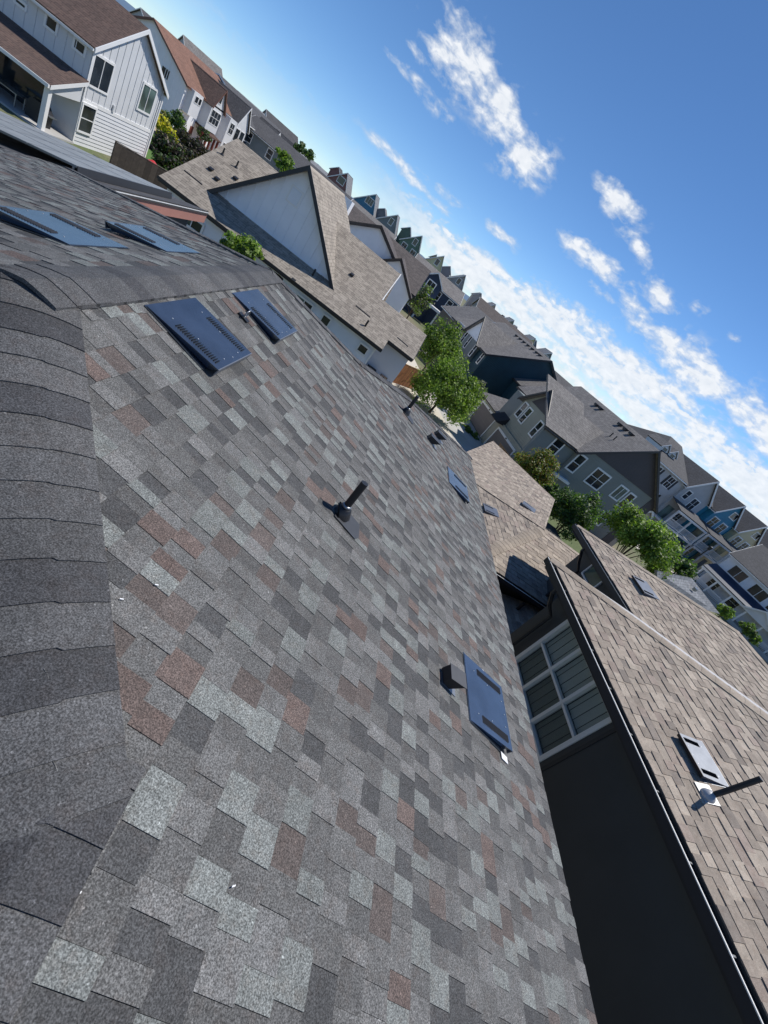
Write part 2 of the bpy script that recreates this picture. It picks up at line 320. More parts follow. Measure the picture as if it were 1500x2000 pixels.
def roof_slab(root, a, b, c, d, mat, th=.14, name='roof', label=None):
    """a,b along the eave, c,d above them along the ridge (top face); thickness below"""
    a, b, c, d = map(Vector, (a, b, c, d)); U = (b-a).normalized(); n = U.cross(d-a).normalized()
    if n.z < 0: n = -n
    W = n.cross(U).normalized()
    if W.z < 0: W = -W
    mb = MB(); mb.prism([p - n*th for p in (a, b, c, d)], n*th, (U, W), a)
    return mb.build(name, mat, root, useuv=True, label=label)
def roof_poly(root, pts, U, mat, th=.12, name='roof'):
    pts = [Vector(p) for p in pts]; n = (pts[1]-pts[0]).cross(pts[2]-pts[0]).normalized()
    if n.z < 0: n = -n
    U = Vector(U).normalized(); W = n.cross(U)
    if W.z < 0: W = -W
    mb = MB(); mb.prism([p-n*th for p in pts], n*th, (U, W), pts[0]); return mb.build(name, mat, root, useuv=True)
def beam(root, a, b, wid, hgt, mat, name='fascia', up=Z):
    a, b = Vector(a), Vector(b); d = (b-a); L = d.length; d.normalize(); s = d.cross(up).normalized(); t = s.cross(d)
    mb = MB(); mb.obox(a, d, s, t, 0, L, -wid/2, wid/2, -hgt, 0); return mb.build(name, mat, root)

def gable_block(root, w, width, depth, eave, peak, wall='white', roof='roof_dark', trim='trim_white', over=.35, pk=.5, base=0, rake=.22, gutter=True, roofth=.14, uname='wall'):
    """box with the gable in the wall w; ridge runs straight back from it"""
    g = lambda u, d, z: w.pt(u, z, -d)
    um = width*pk; mb = MB()
    mb.prism([g(0, 0, base), g(width, 0, base), g(width, 0, eave), g(um, 0, peak-.02), g(0, 0, eave)], -w.N*depth, (w.U, Z), w.pt(0, 0))
    mb.build(uname, wall, root, useuv=True)
    for sgn, ue, run in ((-1, 0, um), (1, width, width-um)):
        sl = (peak-eave)/run; ze = eave - over*sl + .05; uo = ue + sgn*over
        a, b = g(uo, -over, ze), g(uo, depth+over, ze); c, d = g(um, depth+over, peak+.05), g(um, -over, peak+.05)
        roof_slab(root, a, b, c, d, roof, roofth)
        dn = (d-a).normalized(); n_ = dn.cross(w.N).normalized()
        mb = MB(); t = Z*1.0
        mb.prism([a+w.N*.03+Z*.01, d+w.N*.03+Z*.01, d+w.N*.03-Z*rake, a+w.N*.03-Z*rake], -w.N*.06); mb.build('fascia', trim, root)
        if gutter:
            mb = MB(); uo2 = uo + sgn*.02; P = g(uo2, -over+.04, 0)
            mb.obox(P, w.U*sgn, -w.N, Z, 0, .1, 0, depth+2*over-.08, ze-.2, ze-.07); mb.build('gutter', trim, root)

def side_block(root, w, width, depth, eave, peak, wall='white', roof='roof_dark', trim='trim_white', over=.35, base=0, rake=.2, gutter=True):
    """box whose eave runs along wall w; ridge parallel to it"""
    g = lambda u, d, z: w.pt(u, z, -d); hm = depth/2; mb = MB()
    mb.prism([g(0, 0, base), g(0, depth, base), g(0, depth, eave), g(0, hm, peak-.02), g(0, 0, eave)], w.U*width, (-w.N, Z), w.pt(0, 0))
    mb.build('wall', wall, root, useuv=True)
    sl = (peak-eave)/hm
    for d0, sg in ((0, -1), (depth, 1)):
        de = d0+sg*over; ze = eave-over*sl+.05
        a, b = g(-over, de, ze), g(width+over, de, ze); c, d = g(width+over, hm, peak+.05), g(-over, hm, peak+.05)
        roof_slab(root, a, b, c, d, roof)
        for e0, e1, s_ in ((a, d, -1), (b, c, 1)):
            mb = MB(); k = w.U*(s_*.03); mb.prism([e0+k, e1+k, e1+k-Z*rake, e0+k-Z*rake], w.U*(-s_*.06)); mb.build('fascia', trim, root)
        if gutter:
            mb = MB(); mb.obox(g(-over+.05, de, 0), w.U, w.N*(-sg), Z, 0, width+2*over-.1, .02, .12, ze-.2, ze-.07); mb.build('gutter', trim, root)

# ------------------------------------------------------------------ the ground and what lies flat on it
def sheet(name, pts, z, mat, kind='structure', label=None):
    mb = MB(); mb.poly([(p[0], p[1], z) for p in pts]); o = mb.build(name, mat, fix=False)
    if mb.v and o.data.polygons[0].normal.z < 0: o.data.flip_normals()
    return tag(o, label, None, None, kind)
sheet('ground', [(-1500, -600), (1500, -600), (1500, 2600), (-1500, 2600)], 0, 'ground', label='dry grass and soil ground under the whole neighbourhood')
sheet('lawn', [(-34, 41), (-23.2, 41), (-20, 50), (-22, 66), (-34, 66)], .012, 'lawn', label='strip of green lawn beside the white farmhouse')
sheet('garden_path', [(-37.5, 66), (-30, 66), (-30, 90), (-37.5, 90)], .016, 'gravel_tan', label='pale gravel bed in front of the white row')
def uvpt(P, az, u, d):
    U = azd(az); Nn = Vector((U.y, -U.x, 0)); q = Vector((P[0], P[1], 0)) + U*u + Nn*d; return (q.x, q.y)
GGA = 166.3                                    # garage wall direction of the grey-green house, degrees
sheet('driveway', [uvpt((12.2, 44.26), GGA, -1, 0.2), uvpt((12.2, 44.26), GGA, 13.5, 0.2), uvpt((12.2, 44.26), GGA, 15, 5.4), uvpt((12.2, 44.26), GGA, -2.2, 5.4)], .012, 'concrete', label='grey concrete driveway before the garage doors')
sheet('alley', [uvpt((12.2, 44.26), GGA, -30, 5.4), uvpt((12.2, 44.26), GGA, 30, 5.4), uvpt((12.2, 44.26), GGA, 30, 11), uvpt((12.2, 44.26), GGA, -30, 11)], .008, 'concrete_pale', label='pale concrete alley running past the garages')
sheet('street', [(30, 46), (90, 60), (90, 66), (30, 52)], .008, 'asphalt', label='asphalt street in front of the coloured row houses')
sheet('pavement', [(38, 44), (60, 49), (60, 53), (38, 48)], .016, 'concrete_pale', label='pale pavement beside the street')
mb = MB(); hp = []
for i in range(61):
    a = R(-70 + i*2.3); rr = 2400; hgt = 14 + 16*abs(math.sin(i*.7)) * (0.6+.4*math.sin(i*1.9)); hp.append((rr*math.sin(a), rr*math.cos(a), hgt))
for i in range(60):
    a, b = hp[i], hp[i+1]; k = 1.25
    mb.poly([(a[0]*.9, a[1]*.9, -2), (b[0]*.9, b[1]*.9, -2), b, a]); mb.poly([a, b, (b[0]*k, b[1]*k, 0), (a[0]*k, a[1]*k, 0)])
tag(mb.build('hills', 'hills'), 'low blue hills on the horizon', None, None, 'structure')

# ------------------------------------------------------------------ shingles
def crossings(poly, s):
    ys = []
    for (s0, y0), (s1, y1) in zip(poly, poly[1:]+poly[:1]):
        if (s0-s)*(s1-s) < 0 or (s0 == s) != (s1 == s): ys.append(y0 + (y1-y0)*(s-s0)/(s1-s0))
    return (min(ys), max(ys)) if len(ys) >= 2 else None
def pick(pal):
    r = random.random()*sum(p[0] for p in pal)
    for w, c in pal:
        r -= w
        if r <= 0: break
    k = random.uniform(.84, 1.08); return tuple(x*k for x in c)
def shingle_field(roof, O, S, Yv, Nv, poly, expo, pal, n_ind, mat, wr=(.09, .30), tooth=(.005, .0095), stuffname='shingle_courses', up_thick=.0015):
    """overlapping laminated tabs, course by course; nearest n_ind are objects, the rest one joined part"""
    smin = min(p[0] for p in poly); smax = max(p[0] for p in poly); tabs = []; k = 0
    while True:
        sb = smax - k*expo; su = sb - expo - .012
        if sb - expo*.3 <= smin: break
        e0 = crossings(poly, sb-1e-4); e1 = crossings(poly, max(su, smin+1e-4)); k += 1
        if not e0 or not e1: continue
        lo, hi = min(e0[0], e1[0]), max(e0[1], e1[1]); y = lo - random.random()*.2; raised = random.random() < .5
        last = None
        while y < hi:
            w_ = random.uniform(*wr)
            if random.random() < .12: w_ *= 1.35
            y1 = y + w_; t = tooth[1] if raised else tooth[0]
            ya, yb = max(y, e0[0]), min(y1, e0[1]); yc, yd = max(y, e1[0]), min(y1, e1[1])
            if yb-ya > .01 or yd-yc > .01:
                if yb < ya: ya = yb = (ya+yb)/2
                if yd < yc: yc = yd = (yc+yd)/2
                pl_ = pal[0 if raised else 1] if isinstance(pal[0], list) else pal
                c = pick(pl_)
                for _ in range(3):
                    if last and sum(abs(a_-b_) for a_, b_ in zip(c, last)) < .05: c = pick(pl_)
                last = c; g = lambda s_, yy, h_: O + S*s_ + Yv*yy + Nv*h_
                suc = max(su, smin); j = random.uniform(-.0012, .0012); jt = random.uniform(-.004, .004)
                P = [g(sb+jt, ya+.0008, -.006), g(sb+jt, yb-.0008, -.006), g(suc, yd-.0008, -.006), g(suc, yc+.0008, -.006), g(sb+jt, ya+.0008, t+j), g(sb+jt, yb-.0008, t+j), g(suc, yd-.0008, up_thick+(t-tooth[0])*.8), g(suc, yc+.0008, up_thick+(t-tooth[0])*.8)]
                cen = (P[4]+P[6])/2; tabs.append(((cen-CAMPOS).length, P, c, cen))
            y = y1; raised = not raised if random.random() < .85 else raised
    def score(t):
        d = t[3]-CAMPOS; z = d.dot(_fwd)
        if z < .2: return 1e9
        x_, y_ = 750+FPX*d.dot(_ex)/z, 1000+FPX*d.dot(_ey)/z
        return t[0] + (0 if -10 < x_ < 1510 and -10 < y_ < 2010 else 1e4)
    tabs.sort(key=score); rest = MB()
    for i, (d, P, c, cen) in enumerate(tabs):
        if i < n_ind:
            m = MB(); m.hexa(P, c); m.build('shingle', mat, roof, fix=False, usecol=True)
        else: rest.hexa(P, c)
    if rest.v: rest.build(stuffname, mat, roof, fix=False, usecol=True, kind='stuff')
    return len(tabs)
def caps(roof, a, b, n1, n2, pal, mat, expo=.143, half=.155, lift=.022, rnd=.012, from_b=False):
    """bent cap shingles lapped along the line a-b (a is the low or near end, where the butts show)"""
    a, b = Vector(a), Vector(b); d = (b-a); L = d.length; d.normalize()
    l1 = d.cross(n1); l1 = l1 if l1.z < 0 else -l1; l2 = d.cross(n2); l2 = l2 if l2.z < 0 else -l2
    up = (n1+n2).normalized(); prof = []
    for wv in (-1, -.62, -.3, -.1, 0, .1, .3, .62, 1):
        lat = (l1 if wv < 0 else l2).normalized()*(abs(wv)*half); rr = max(0, 1-abs(wv)/.7); prof.append(lat - up*(rnd*rr**1.6))
    n = int(L/expo)+1
    for i in range(n):
        t0 = i*expo; t1 = min(t0+expo+.035, L+.03); c = pick(pal); m = MB(); sk = random.uniform(-.006, .006)
        rows = [[a+d*(t0+sk*(1 if p.dot(l1) > 0 else -1))+p+up*h for p in prof] for h in (lift+.008, )] + [[a+d*t1+p+up*(.022) for p in prof]] + [[a+d*(t0+sk*(1 if p.dot(l1) > 0 else -1))+p+up*(lift-.012) for p in prof]] + [[a+d*t1+p+up*(-.004) for p in prof]]
        base = len(m.v); m.v += [tuple(p) for r_ in rows for p in r_]; q = len(prof)
        def F(*ix): m.f.append(tuple(base+k for k in ix)); m.uv.append([(0, 0)]*len(ix)); m.c.append(c)
        for j in range(q-1):
            F(j, j+1, q+j+1, q+j); F(2*q+j, j+1+2*q, j+1, j)
        F(0, q, 3*q, 2*q); F(q-1, 3*q-1, 4*q-1, 2*q-1)
        o = m.build('ridge_cap', mat, roof, usecol=True, fix=True)
    return n

PAL_GREY = [[(.36, (.118, .118, .115)), (.25, (.142, .142, .139)), (.25, (.166, .177, .170)), (.12, (.120, .092, .082))],          # raised tabs
            [(.42, (.102, .102, .100)), (.32, (.066, .067, .068)), (.14, (.132, .133, .131)), (.10, (.104, .087, .080))]]         # recessed tabs
PAL_CAP = [(.50, (.084, .085, .087)), (.24, (.060, .061, .065)), (.26, (.100, .100, .101))]
PAL_TAN = [(.44, (.36, .305, .248)), (.26, (.305, .257, .21)), (.16, (.42, .36, .292)), (.08, (.245, .21, .178)), (.10, (.33, .268, .224))]
PAL_TANCAP = [(.6, (.35, .295, .235)), (.4, (.31, .26, .205))]

# ------------------------------------------------------------------ the house underfoot
TH1 = R(17); HN = 1.52
N1v = Vector((math.sin(TH1), 0, math.cos(TH1))); S1 = Vector((math.cos(TH1), 0, -math.sin(TH1))); YV = Vector((0, 1, 0))
O1 = CAMPOS - N1v*HN
p1 = lambda s, y, h=0: O1 + S1*s + YV*y + N1v*h
def hit1(px, py, h=0): q = on_plane(px, py, O1+N1v*h, N1v) - O1; return q.dot(S1), q.y
own = thing('grey_shingle_house', 'near house with grey and reddish asphalt shingle hip roof, seen from its own ridge', 'house', (-1, 3, 0))
SR, SE = -1.06, 4.13                           # ridge and eave along the slope
A0 = (SR, 2.2); A1 = (SR, 5.80); KN = (.5, .52); NE = (SE, 10.30)
M1, M2 = (.40, 6.62), (1.58, 8.15)                # the far hip sags a little between ridge and eave
poly1 = [(SE, -2.2), NE, M2, M1, A1, A0, KN, (.5, -2.2)]
mb = MB(); mb.prism([p1(s, y, -.05) for s, y in poly1], N1v*.049); roof1 = mb.build('roof', 'wall_charcoal', own)
shingle_field(roof1, O1, S1, YV, N1v, poly1, .146, PAL_GREY, 298, 'granules_grey', wr=(.065, .148), tooth=(.005, .0085))
a0, a1, kn, ne = (p1(*q) for q in (A0, A1, KN, NE))
# slope beyond the ridge
TH2 = R(18.3); N2v = Vector((-math.sin(TH2), 0, math.cos(TH2))); S2 = Vector((-math.cos(TH2), 0, -math.sin(TH2))); O2 = Vector((a0.x, 0, a0.z))
p2 = lambda s, y, h=0: O2 + S2*s + YV*y + N2v*h
def hit2(px, py, h=0): q = on_plane(px, py, O2+N2v*h, N2v) - O2; return q.dot(S2), q.y
poly2 = [(0, A0[1]), (0, A1[1]), (6.6, A1[1]+6.6*math.cos(TH2)*.9), (6.6, -2.5), (2.5, -.6)]
mb = MB(); mb.prism([p2(s, y, -.05) for s, y in poly2], N2v*.049); roof2 = mb.build('roof', 'wall_charcoal', own)
shingle_field(roof2, O2, S2, YV, N2v, poly2, .143, PAL_GREY, 0, 'granules_grey', wr=(.08, .2))
# slope facing the viewer's left, and the low ridge it runs into
n3 = (a0-kn).cross(Vector((1, 0, 0))); n3 = n3 if n3.z > 0 else -n3; n3.normalize()
mb = MB(); q = [a0, kn, kn+Vector((-3.0, -1.2, 0))+Z*(-(n3.x*-3.0+n3.y*-1.2)/n3.z), p2(2.5, -.6)]
mb.prism([p - n3*.05 for p in q], n3*.049); roof3 = mb.build('roof', 'wall_charcoal', own)
S3 = Vector((0, -n3.z, n3.y)).normalized(); S3 = S3 if S3.z < 0 else -S3
X3 = Vector((1, 0, 0)); fr = lambda p: ((p-a0).dot(S3), (p-a0).dot(X3))
shingle_field(roof3, a0, S3, X3, n3, [fr(p) for p in q], .143, PAL_GREY, 0, 'granules_grey')
N5 = Vector((-math.sin(TH1), 0, math.cos(TH1))); S5 = Vector((-math.cos(TH1), 0, -math.sin(TH1)))
kb = p1(.5, -2.2); mb = MB(); q = [kn, kb, kb+S5*2.4, kn+S5*2.4+Vector((0, -1.9, 0))]
mb.prism([p-N5*.05 for p in q], N5*.049); roof5 = mb.build('roof', 'wall_charcoal', own)
O5 = Vector((kn.x, 0, kn.z))
shingle_field(roof5, O5, S5, YV, N5, [((p-O5).dot(S5), p.y) for p in q], .143, PAL_GREY, 0, 'granules_grey')
# far slope, facing away
nw = p2(6.6, A1[1]+6.6*math.cos(TH2)*.9); n4 = (ne-a1).cross(nw-a1); n4 = n4 if n4.z > 0 else -n4; n4.normalize()
m1, m2 = p1(*M1), p1(*M2); mb = MB()
for tri in ((a1, m1, nw), (m1, m2, nw), (m2, ne, nw)): mb.poly([p-Z*.01 for p in tri])
roof4 = mb.build('roof', 'granules_grey', own, usecol=True)
caps(roof1, a1, p1(SR, A0[1]+.30), N1v, N2v, PAL_CAP, 'granules_grey', lift=.0146, half=.165)
caps(roof1, p1(SR, A0[1]-.12, .012), p1(SR, A0[1]+.28, .012), N1v, N2v, PAL_CAP, 'granules_grey', lift=.02, half=.165)
caps(roof1, kn, a0, N1v, n3, PAL_CAP, 'granules_grey', expo=.158)
caps(roof1, kb, kn+Vector((-.05, .16, .004)), N1v, N5, PAL_CAP, 'granules_grey', expo=.158, half=.172)
for ca, cb in ((ne, m2), (m2, m1), (m1, a1)): caps(roof1, ca, cb, N1v, n4, PAL_CAP, 'granules_grey', half=.15, lift=.012)
caps(roof2, nw, a1, N2v, n4, PAL_CAP, 'granules_grey', half=.15)
# eave edge metal, fascia and walls under the roof
mb = MB(); mb.obox(p1(SE, -2.2), S1, YV, N1v, -.02, .012, 0, NE[1]+2.2, -.07, -.002); mb.build('drip_edge', 'fascia_dark', own)
mb = MB(); mb.box(-5.8, 3.0, -2.2, 9.7, 0, 4.9); mb.build('wall', 'wall_grey', own)

def roof_vent(root, P, S, Yd, Nn, s0, s1, y0, y1, mat, h=.062, front='metal_slate', side=.02):
    """low slant-back louvred vent: flange, wedge hood, two rows of louvres"""
    g = lambda s, y, z: P + S*s + Yd*y + Nn*z
    fl = MB(); fl.hexa([g(s0-.07, y0-.03, .008), g(s1-.06, y0-.03, .008), g(s1-.06, y1+.03, .008), g(s0-.07, y1+.03, .008), g(s0-.07, y0-.03, .013), g(s1-.06, y0-.03, .013), g(s1-.06, y1+.03, .013), g(s0-.07, y1+.03, .013)])
    v = fl.build('roof_vent', mat, root)
    hd = MB(); hd.hexa([g(s0-.06, y0-.02, .0135), g(s1-.04, y0+side, .02), g(s1-.04, y1-side, .02), g(s0-.06, y1+.02, .0135), g(s0-.06, y0-.02, .0165), g(s1, y0, h+.02), g(s1, y1, h+.02), g(s0-.06, y1+.02, .0165)])
    lip = MB(); lip.hexa([g(s1-.001, y0, h-.035), g(s1+.006, y0, h-.035), g(s1+.006, y1, h-.035), g(s1-.001, y1, h-.035), g(s1-.001, y0, h+.021), g(s1+.006, y0, h+.021), g(s1+.006, y1, h+.021), g(s1-.001, y1, h+.021)])
    hd.build('hood', mat, v); lip.build('front_lip', front, v)
    n = 19; L = s1-s0; top = lambda s: .0165 + (h+.02-.0165)*(s-s0+.06)/(L+.06)
    for ya, yb in ((y0+.05, y0+.115), (y1-.115, y1-.05)):
        lv = MB()
        for i in range(n):
            sa = s0 + L*(.22 + .70*i/n); sb = sa + L*.70/n*.5
            lv.hexa([g(sa, ya, top(sa)-.002), g(sb, ya, top(sb)-.002), g(sb, yb, top(sb)-.002), g(sa, yb, top(sa)-.002), g(sa, ya, top(sa)+.001), g(sb, ya, top(sb)+.009), g(sb, yb, top(sb)+.009), g(sa, yb, top(sa)+.001)])
        lv.build('louver', 'metal_black', v, fix=False)
    for sa, ya in ((.12, .16), (.12, .84), (.5, .22), (.5, .78), (.9, .3), (.9, .7), (.93, .5)):
        nl = MB(); c0 = g(s0+L*sa, y0+(y1-y0)*ya, top(s0+L*sa)); nl.tube([c0-Nn*.002, c0+Nn*.0035], .005, 6); nl.build('screw', 'metal_bright', v)
    return v
def two(fn, *px): q = [fn(*p) for p in px]; return min(a for a, b in q), max(a for a, b in q), min(b for a, b in q), max(b for a, b in q)
for pts in (((308, 607), (398, 592), (480, 690), (423, 717)), ((470, 580), (516, 573), (572, 641), (543, 664))):
    s0, s1, y0, y1 = two(lambda a, b: hit1(a, b, .05), *pts); roof_vent(own, O1, S1, YV, N1v, s0, s0+.47, y0+.02, y0+.64, 'metal_navy')
s0, s1, y0, y1 = two(lambda a, b: hit1(a, b, .04), (921, 1298), (972, 1342), (990, 1462), (932, 1412)); vt = roof_vent(own, O1, S1, YV, N1v, s0, s0+.5, y0+.02, y0+.66, 'metal_navy')
for sa, ya, w_, l_ in ((s0+.42, y0-.06, .06, .10), (s0+.28, y1+.01, .05, .08)):
    mb = MB(); mb.obox(p1(sa, ya, .011), S1, YV, N1v, 0, l_, 0, w_, 0, .004); mb.build('flashing', 'flash_white', vt)
s0, s1, y0, y1 = two(lambda a, b: hit1(a, b, .04), (882, 926), (890, 928), (912, 958), (912, 982)); roof_vent(own, O1, S1, YV, N1v, s0, s0+.47, y0, y0+.62, 'metal_navy')
for pts in (((0, 424), (108, 418), (208, 473), (112, 476)), ((218, 440), (275, 445), (385, 490), (318, 486))):
    s0, s1, y0, y1 = two(lambda a, b: hit2(a, b, .04), *pts); roof_vent(own, O2, S2, YV, N2v, (s0+s1)/2-.27, (s0+s1)/2+.24, (y0+y1)/2-.31, (y0+y1)/2+.31, 'metal_navy')
def vent_pipe(px, py, hgt, r=.031):
    s, y = hit1(px, py); b = p1(s, y, .01); v = MB(); v.tube([b-Z*.02, b+Z*hgt], r, 16, caps=False); v.tube([b+Z*hgt, b+Z*(hgt-.1)], r*.86, 16); rim = []
    for k in range(16):
        t0, t1 = 2*math.pi*k/16, 2*math.pi*(k+1)/16; e = lambda t, q: b+Z*hgt+Vector((math.cos(t), math.sin(t), 0))*q
        v.poly([e(t0, r), e(t1, r), e(t1, r*.86), e(t0, r*.86)])
    o = v.build('vent_pipe', 'metal_black', own, fix=False)
    c = MB(); ax = (Z+N1v*.9).normalized(); c.tube([p1(s, y, .006), p1(s, y, .012)+S1*.004, b+Z*.055+N1v*.01, b+Z*.085], [.098, .082, .055, .036], 20); c.build('boot', 'metal_black', o, smooth=True)
    cr = MB(); cr.tube([b+Z*.082, b+Z*.10], [.046, .034], 18); cr.build('collar', 'metal_galv', o, smooth=True)
    f = MB(); f.prism([p1(s-.05, y-.11, .010), p1(s+.20, y-.12, .010), p1(s+.235, y-.06, .010), p1(s+.21, y+.11, .010), p1(s-.05, y+.115, .010)], N1v*.004); f.build('flashing', 'metal_dull', o)
vent_pipe(664, 1004, .34); vent_pipe(791, 806, .34)
def exhaust_hood(px, py, wy=.15, ls=.17, h=.13):
    s, y = hit1(px, py); g = lambda a, b, c: p1(s+a, y+b, c)
    b = MB(); b.hexa([g(-.02, -wy/2, .01), g(ls*.55, -wy/2, .01), g(ls*.55, wy/2, .01), g(-.02, wy/2, .01), g(-.02, -wy/2, h*.75), g(ls, -wy/2, h), g(ls, wy/2, h), g(-.02, wy/2, h*.75)])
    o = b.build('exhaust_hood', 'metal_black', own)
    c = MB(); c.hexa([g(-.025, -wy/2-.006, h*.76), g(ls+.01, -wy/2-.006, h+.004), g(ls+.01, wy/2+.006, h+.004), g(-.025, wy/2+.006, h*.76), g(-.025, -wy/2-.006, h*.76+.006), g(ls+.01, -wy/2-.006, h+.011), g(ls+.01, wy/2+.006, h+.011), g(-.025, wy/2+.006, h*.76+.006)]); c.build('lid', 'metal_dull', o)
    f = MB(); f.obox(p1(s, y, .009), S1, YV, N1v, -.03, ls*1.25, -wy*.6, wy*.2, 0, .004); f.build('flashing', 'metal_slate', o)
exhaust_hood(864, 1322, .14, .13, .125); exhaust_hood(836, 856, .16, .2, .12); exhaust_hood(850, 848, .16, .2, .12)
s, y = hit1(474, 622); mb = MB(); c_ = p1(s, y, .055)
mb.tube([c_ + YV*(.045*math.cos(t)) + (Z*.9+S1*.25).normalized()*(.045*math.sin(t)) for t in [2*math.pi*k/20 for k in range(21)]], .006, 8, caps=False)
rg = mb.build('anchor_ring', 'metal_galv', own, smooth=True); mb = MB(); mb.obox(p1(s, y, .01), S1, YV, N1v, -.05, .05, -.03, .03, 0, .012); mb.build('base_plate', 'metal_black', rg)
# dropped debris on the roof: pale nail packaging scraps
for px, py in ((298, 1145), (140, 1750), (447, 1735), (229, 1173)):
    s, y = hit1(px, py); mb = MB(); mb.obox(p1(s, y, .012), (S1+YV*.6).normalized(), YV, N1v, 0, .014, 0, .005, 0, .003)
    tag(mb.build('scrap', 'flash_white'), {298: 'tiny white scrap on the grey shingles right of the hip caps', 140: 'tiny white scrap on the grey roof in the bottom left corner', 447: 'tiny white scrap lowest in the middle of the grey slope', 229: 'tiny white scrap at the edge of the hip caps'}[px], 'scrap', 'pale scraps on the grey roof')

# ------------------------------------------------------------------ brown neighbour house at the right
nbr = thing('brown_neighbour_house', 'dark brown neighbour house with tan shingle hip roofs, gutters and a six-pane window', 'house', (8, 6, 0))
NA = -3.2; NV = azd(NA); NU = Vector((NV.y, -NV.x, 0))            # along the eave (away), up the slope (right)
ZE = 5.48; TN = R(17.5); tn = math.tan(TN)
E0 = Vector((6.16, 1.70, ZE))
def npt(u, v, z): return Vector((E0.x, E0.y, 0)) + NU*u + NV*v + Z*z       # u right of the eave, v away
SN = (-NU*math.cos(TN) - Z*math.sin(TN)).normalized(); NN = (NU*(-math.sin(TN)) + Z*math.cos(TN)).normalized()
CV = (on_plane(1080, 1092, E0, Z) - E0).dot(NV)                   # far eave corner
cs = 1/math.cos(TN)
def tan_slope(root, O, S, Yd, Nn, poly, n_ind, deck='wall_brown_dark', wr=(.11, .29), expo=.143, tooth=(.008, .016)):
    mb = MB(); mb.prism([O + S*s + Yd*y - Nn*.05 for s, y in poly], Nn*.049); r = mb.build('roof', deck, root)
    shingle_field(r, O, S, Yd, Nn, poly, expo, PAL_TAN, n_ind, 'granules_tan', wr=wr, tooth=tooth); return r
TOPU = 6.4
r1 = tan_slope(nbr, E0, SN, NV, NN, [(0, -4.0), (0, CV), (-TOPU*cs, CV-TOPU), (-TOPU*cs, -4.0)], 290)
hipA, hipB = npt(0, CV, ZE), npt(TOPU, CV-TOPU, ZE+TOPU*tn)
NB2 = (NV*math.sin(TN) + Z*math.cos(TN)).normalized(); SB2 = (NV*math.cos(TN) - Z*math.sin(TN)).normalized()
# slope facing away from the viewer
mb = MB(); mb.prism([p-NB2*.05 for p in (hipA, npt(12, CV, ZE), npt(12, CV-TOPU, ZE+TOPU*tn), hipB)], NB2*.049); r2 = mb.build('roof', 'granules_tan', nbr, usecol=True)
caps(r1, hipA, hipB, NN, NB2, PAL_TANCAP, 'granules_tan', expo=.25, half=.2, lift=.02)
# second block stepping back to the right
d_ = ray(1177, 1110); X3u = None
P3 = on_z(1128, 1025, ZE); P3b = on_z(1228, 1185, ZE)
u3 = ((P3+P3b)/2 - E0).dot(NU); v3 = (P3-E0).dot(NV); T3 = 3.3
E3 = npt(u3, 0, ZE)
r3 = tan_slope(nbr, E3, SN, NV, NN, [(0, 3.0), (0, v3), (-T3*cs, v3-T3), (-T3*cs, -4.0), (-1.0, -4.0)], 0)
h3a, h3b = npt(u3, v3, ZE), npt(u3+T3, v3-T3, ZE+T3*tn)
mb = MB(); mb.prism([p-NB2*.05 for p in (h3a, npt(u3+2*T3, v3, ZE), h3b)], NB2*.049); r3b = mb.build('roof', 'granules_tan', nbr, usecol=True)
NR3 = (NU*math.sin(TN) + Z*math.cos(TN)).normalized()
mb = MB(); mb.prism([p-NR3*.05 for p in (h3b, npt(u3+2*T3, v3, ZE), npt(u3+2*T3, -4, ZE), npt(u3+T3, -4, ZE+T3*tn))], NR3*.049); mb.build('roof', 'granules_tan', nbr, usecol=True)
caps(r3, h3a, h3b, NN, NB2, PAL_TANCAP, 'granules_tan', expo=.25, half=.18, lift=.016)
caps(r3, npt(u3+T3, -4, ZE+T3*tn), h3b, NN, NR3, PAL_TANCAP, 'granules_tan', expo=.25, half=.18, lift=.016)
def gutter(root, a, b, out, fas='fascia_dark', lip='gutter_lip', hang=.75):
    a, b = Vector(a), Vector(b); d = (b-a).normalized(); L = (b-a).length; out = Vector(out).normalized(); g = MB()
    g.obox(a, d, out, Z, 0, L, .0, .02, -.16, -.045); g.obox(a, d, out, Z, 0, L, .0201, .10, -.16, -.145); g.obox(a, d, out, Z, 0, L, .1001, .115, -.16, -.03)
    g.obox(a, d, out, Z, -.012, 0, 0, .115, -.16, -.04); g.obox(a, d, out, Z, L, L+.012, 0, .115, -.16, -.04)
    o = g.build('gutter', fas, root)
    l = MB(); l.obox(a, d, out, Z, 0, L, .098, .117, -.0295, -.018); l.build('gutter_lip', lip, o)
    t = .3
    while t < L:
        k = MB(); k.obox(a, d, out, Z, t, t+.02, .005, .1, -.034, -.026); k.build('hanger', 'metal_galv', o); t += hang
    f = MB(); f.obox(a, d, -out, Z, 0, L, .03, .055, -.26, -.05); f.build('fascia', fas, root)
    f = MB(); f.obox(a, d, -out, Z, 0, L, .056, .5, -.26, -.235); f.build('soffit', fas, root)
gutter(nbr, npt(-.0, -4, ZE), npt(0, CV, ZE), -NU)
gutter(nbr, npt(u3, CV-1.2, ZE), npt(u3, v3, ZE), -NU, lip='metal_galv')
gutter(nbr, npt(u3+2*T3, v3, ZE), npt(u3, v3, ZE), NV, lip='fascia_dark')
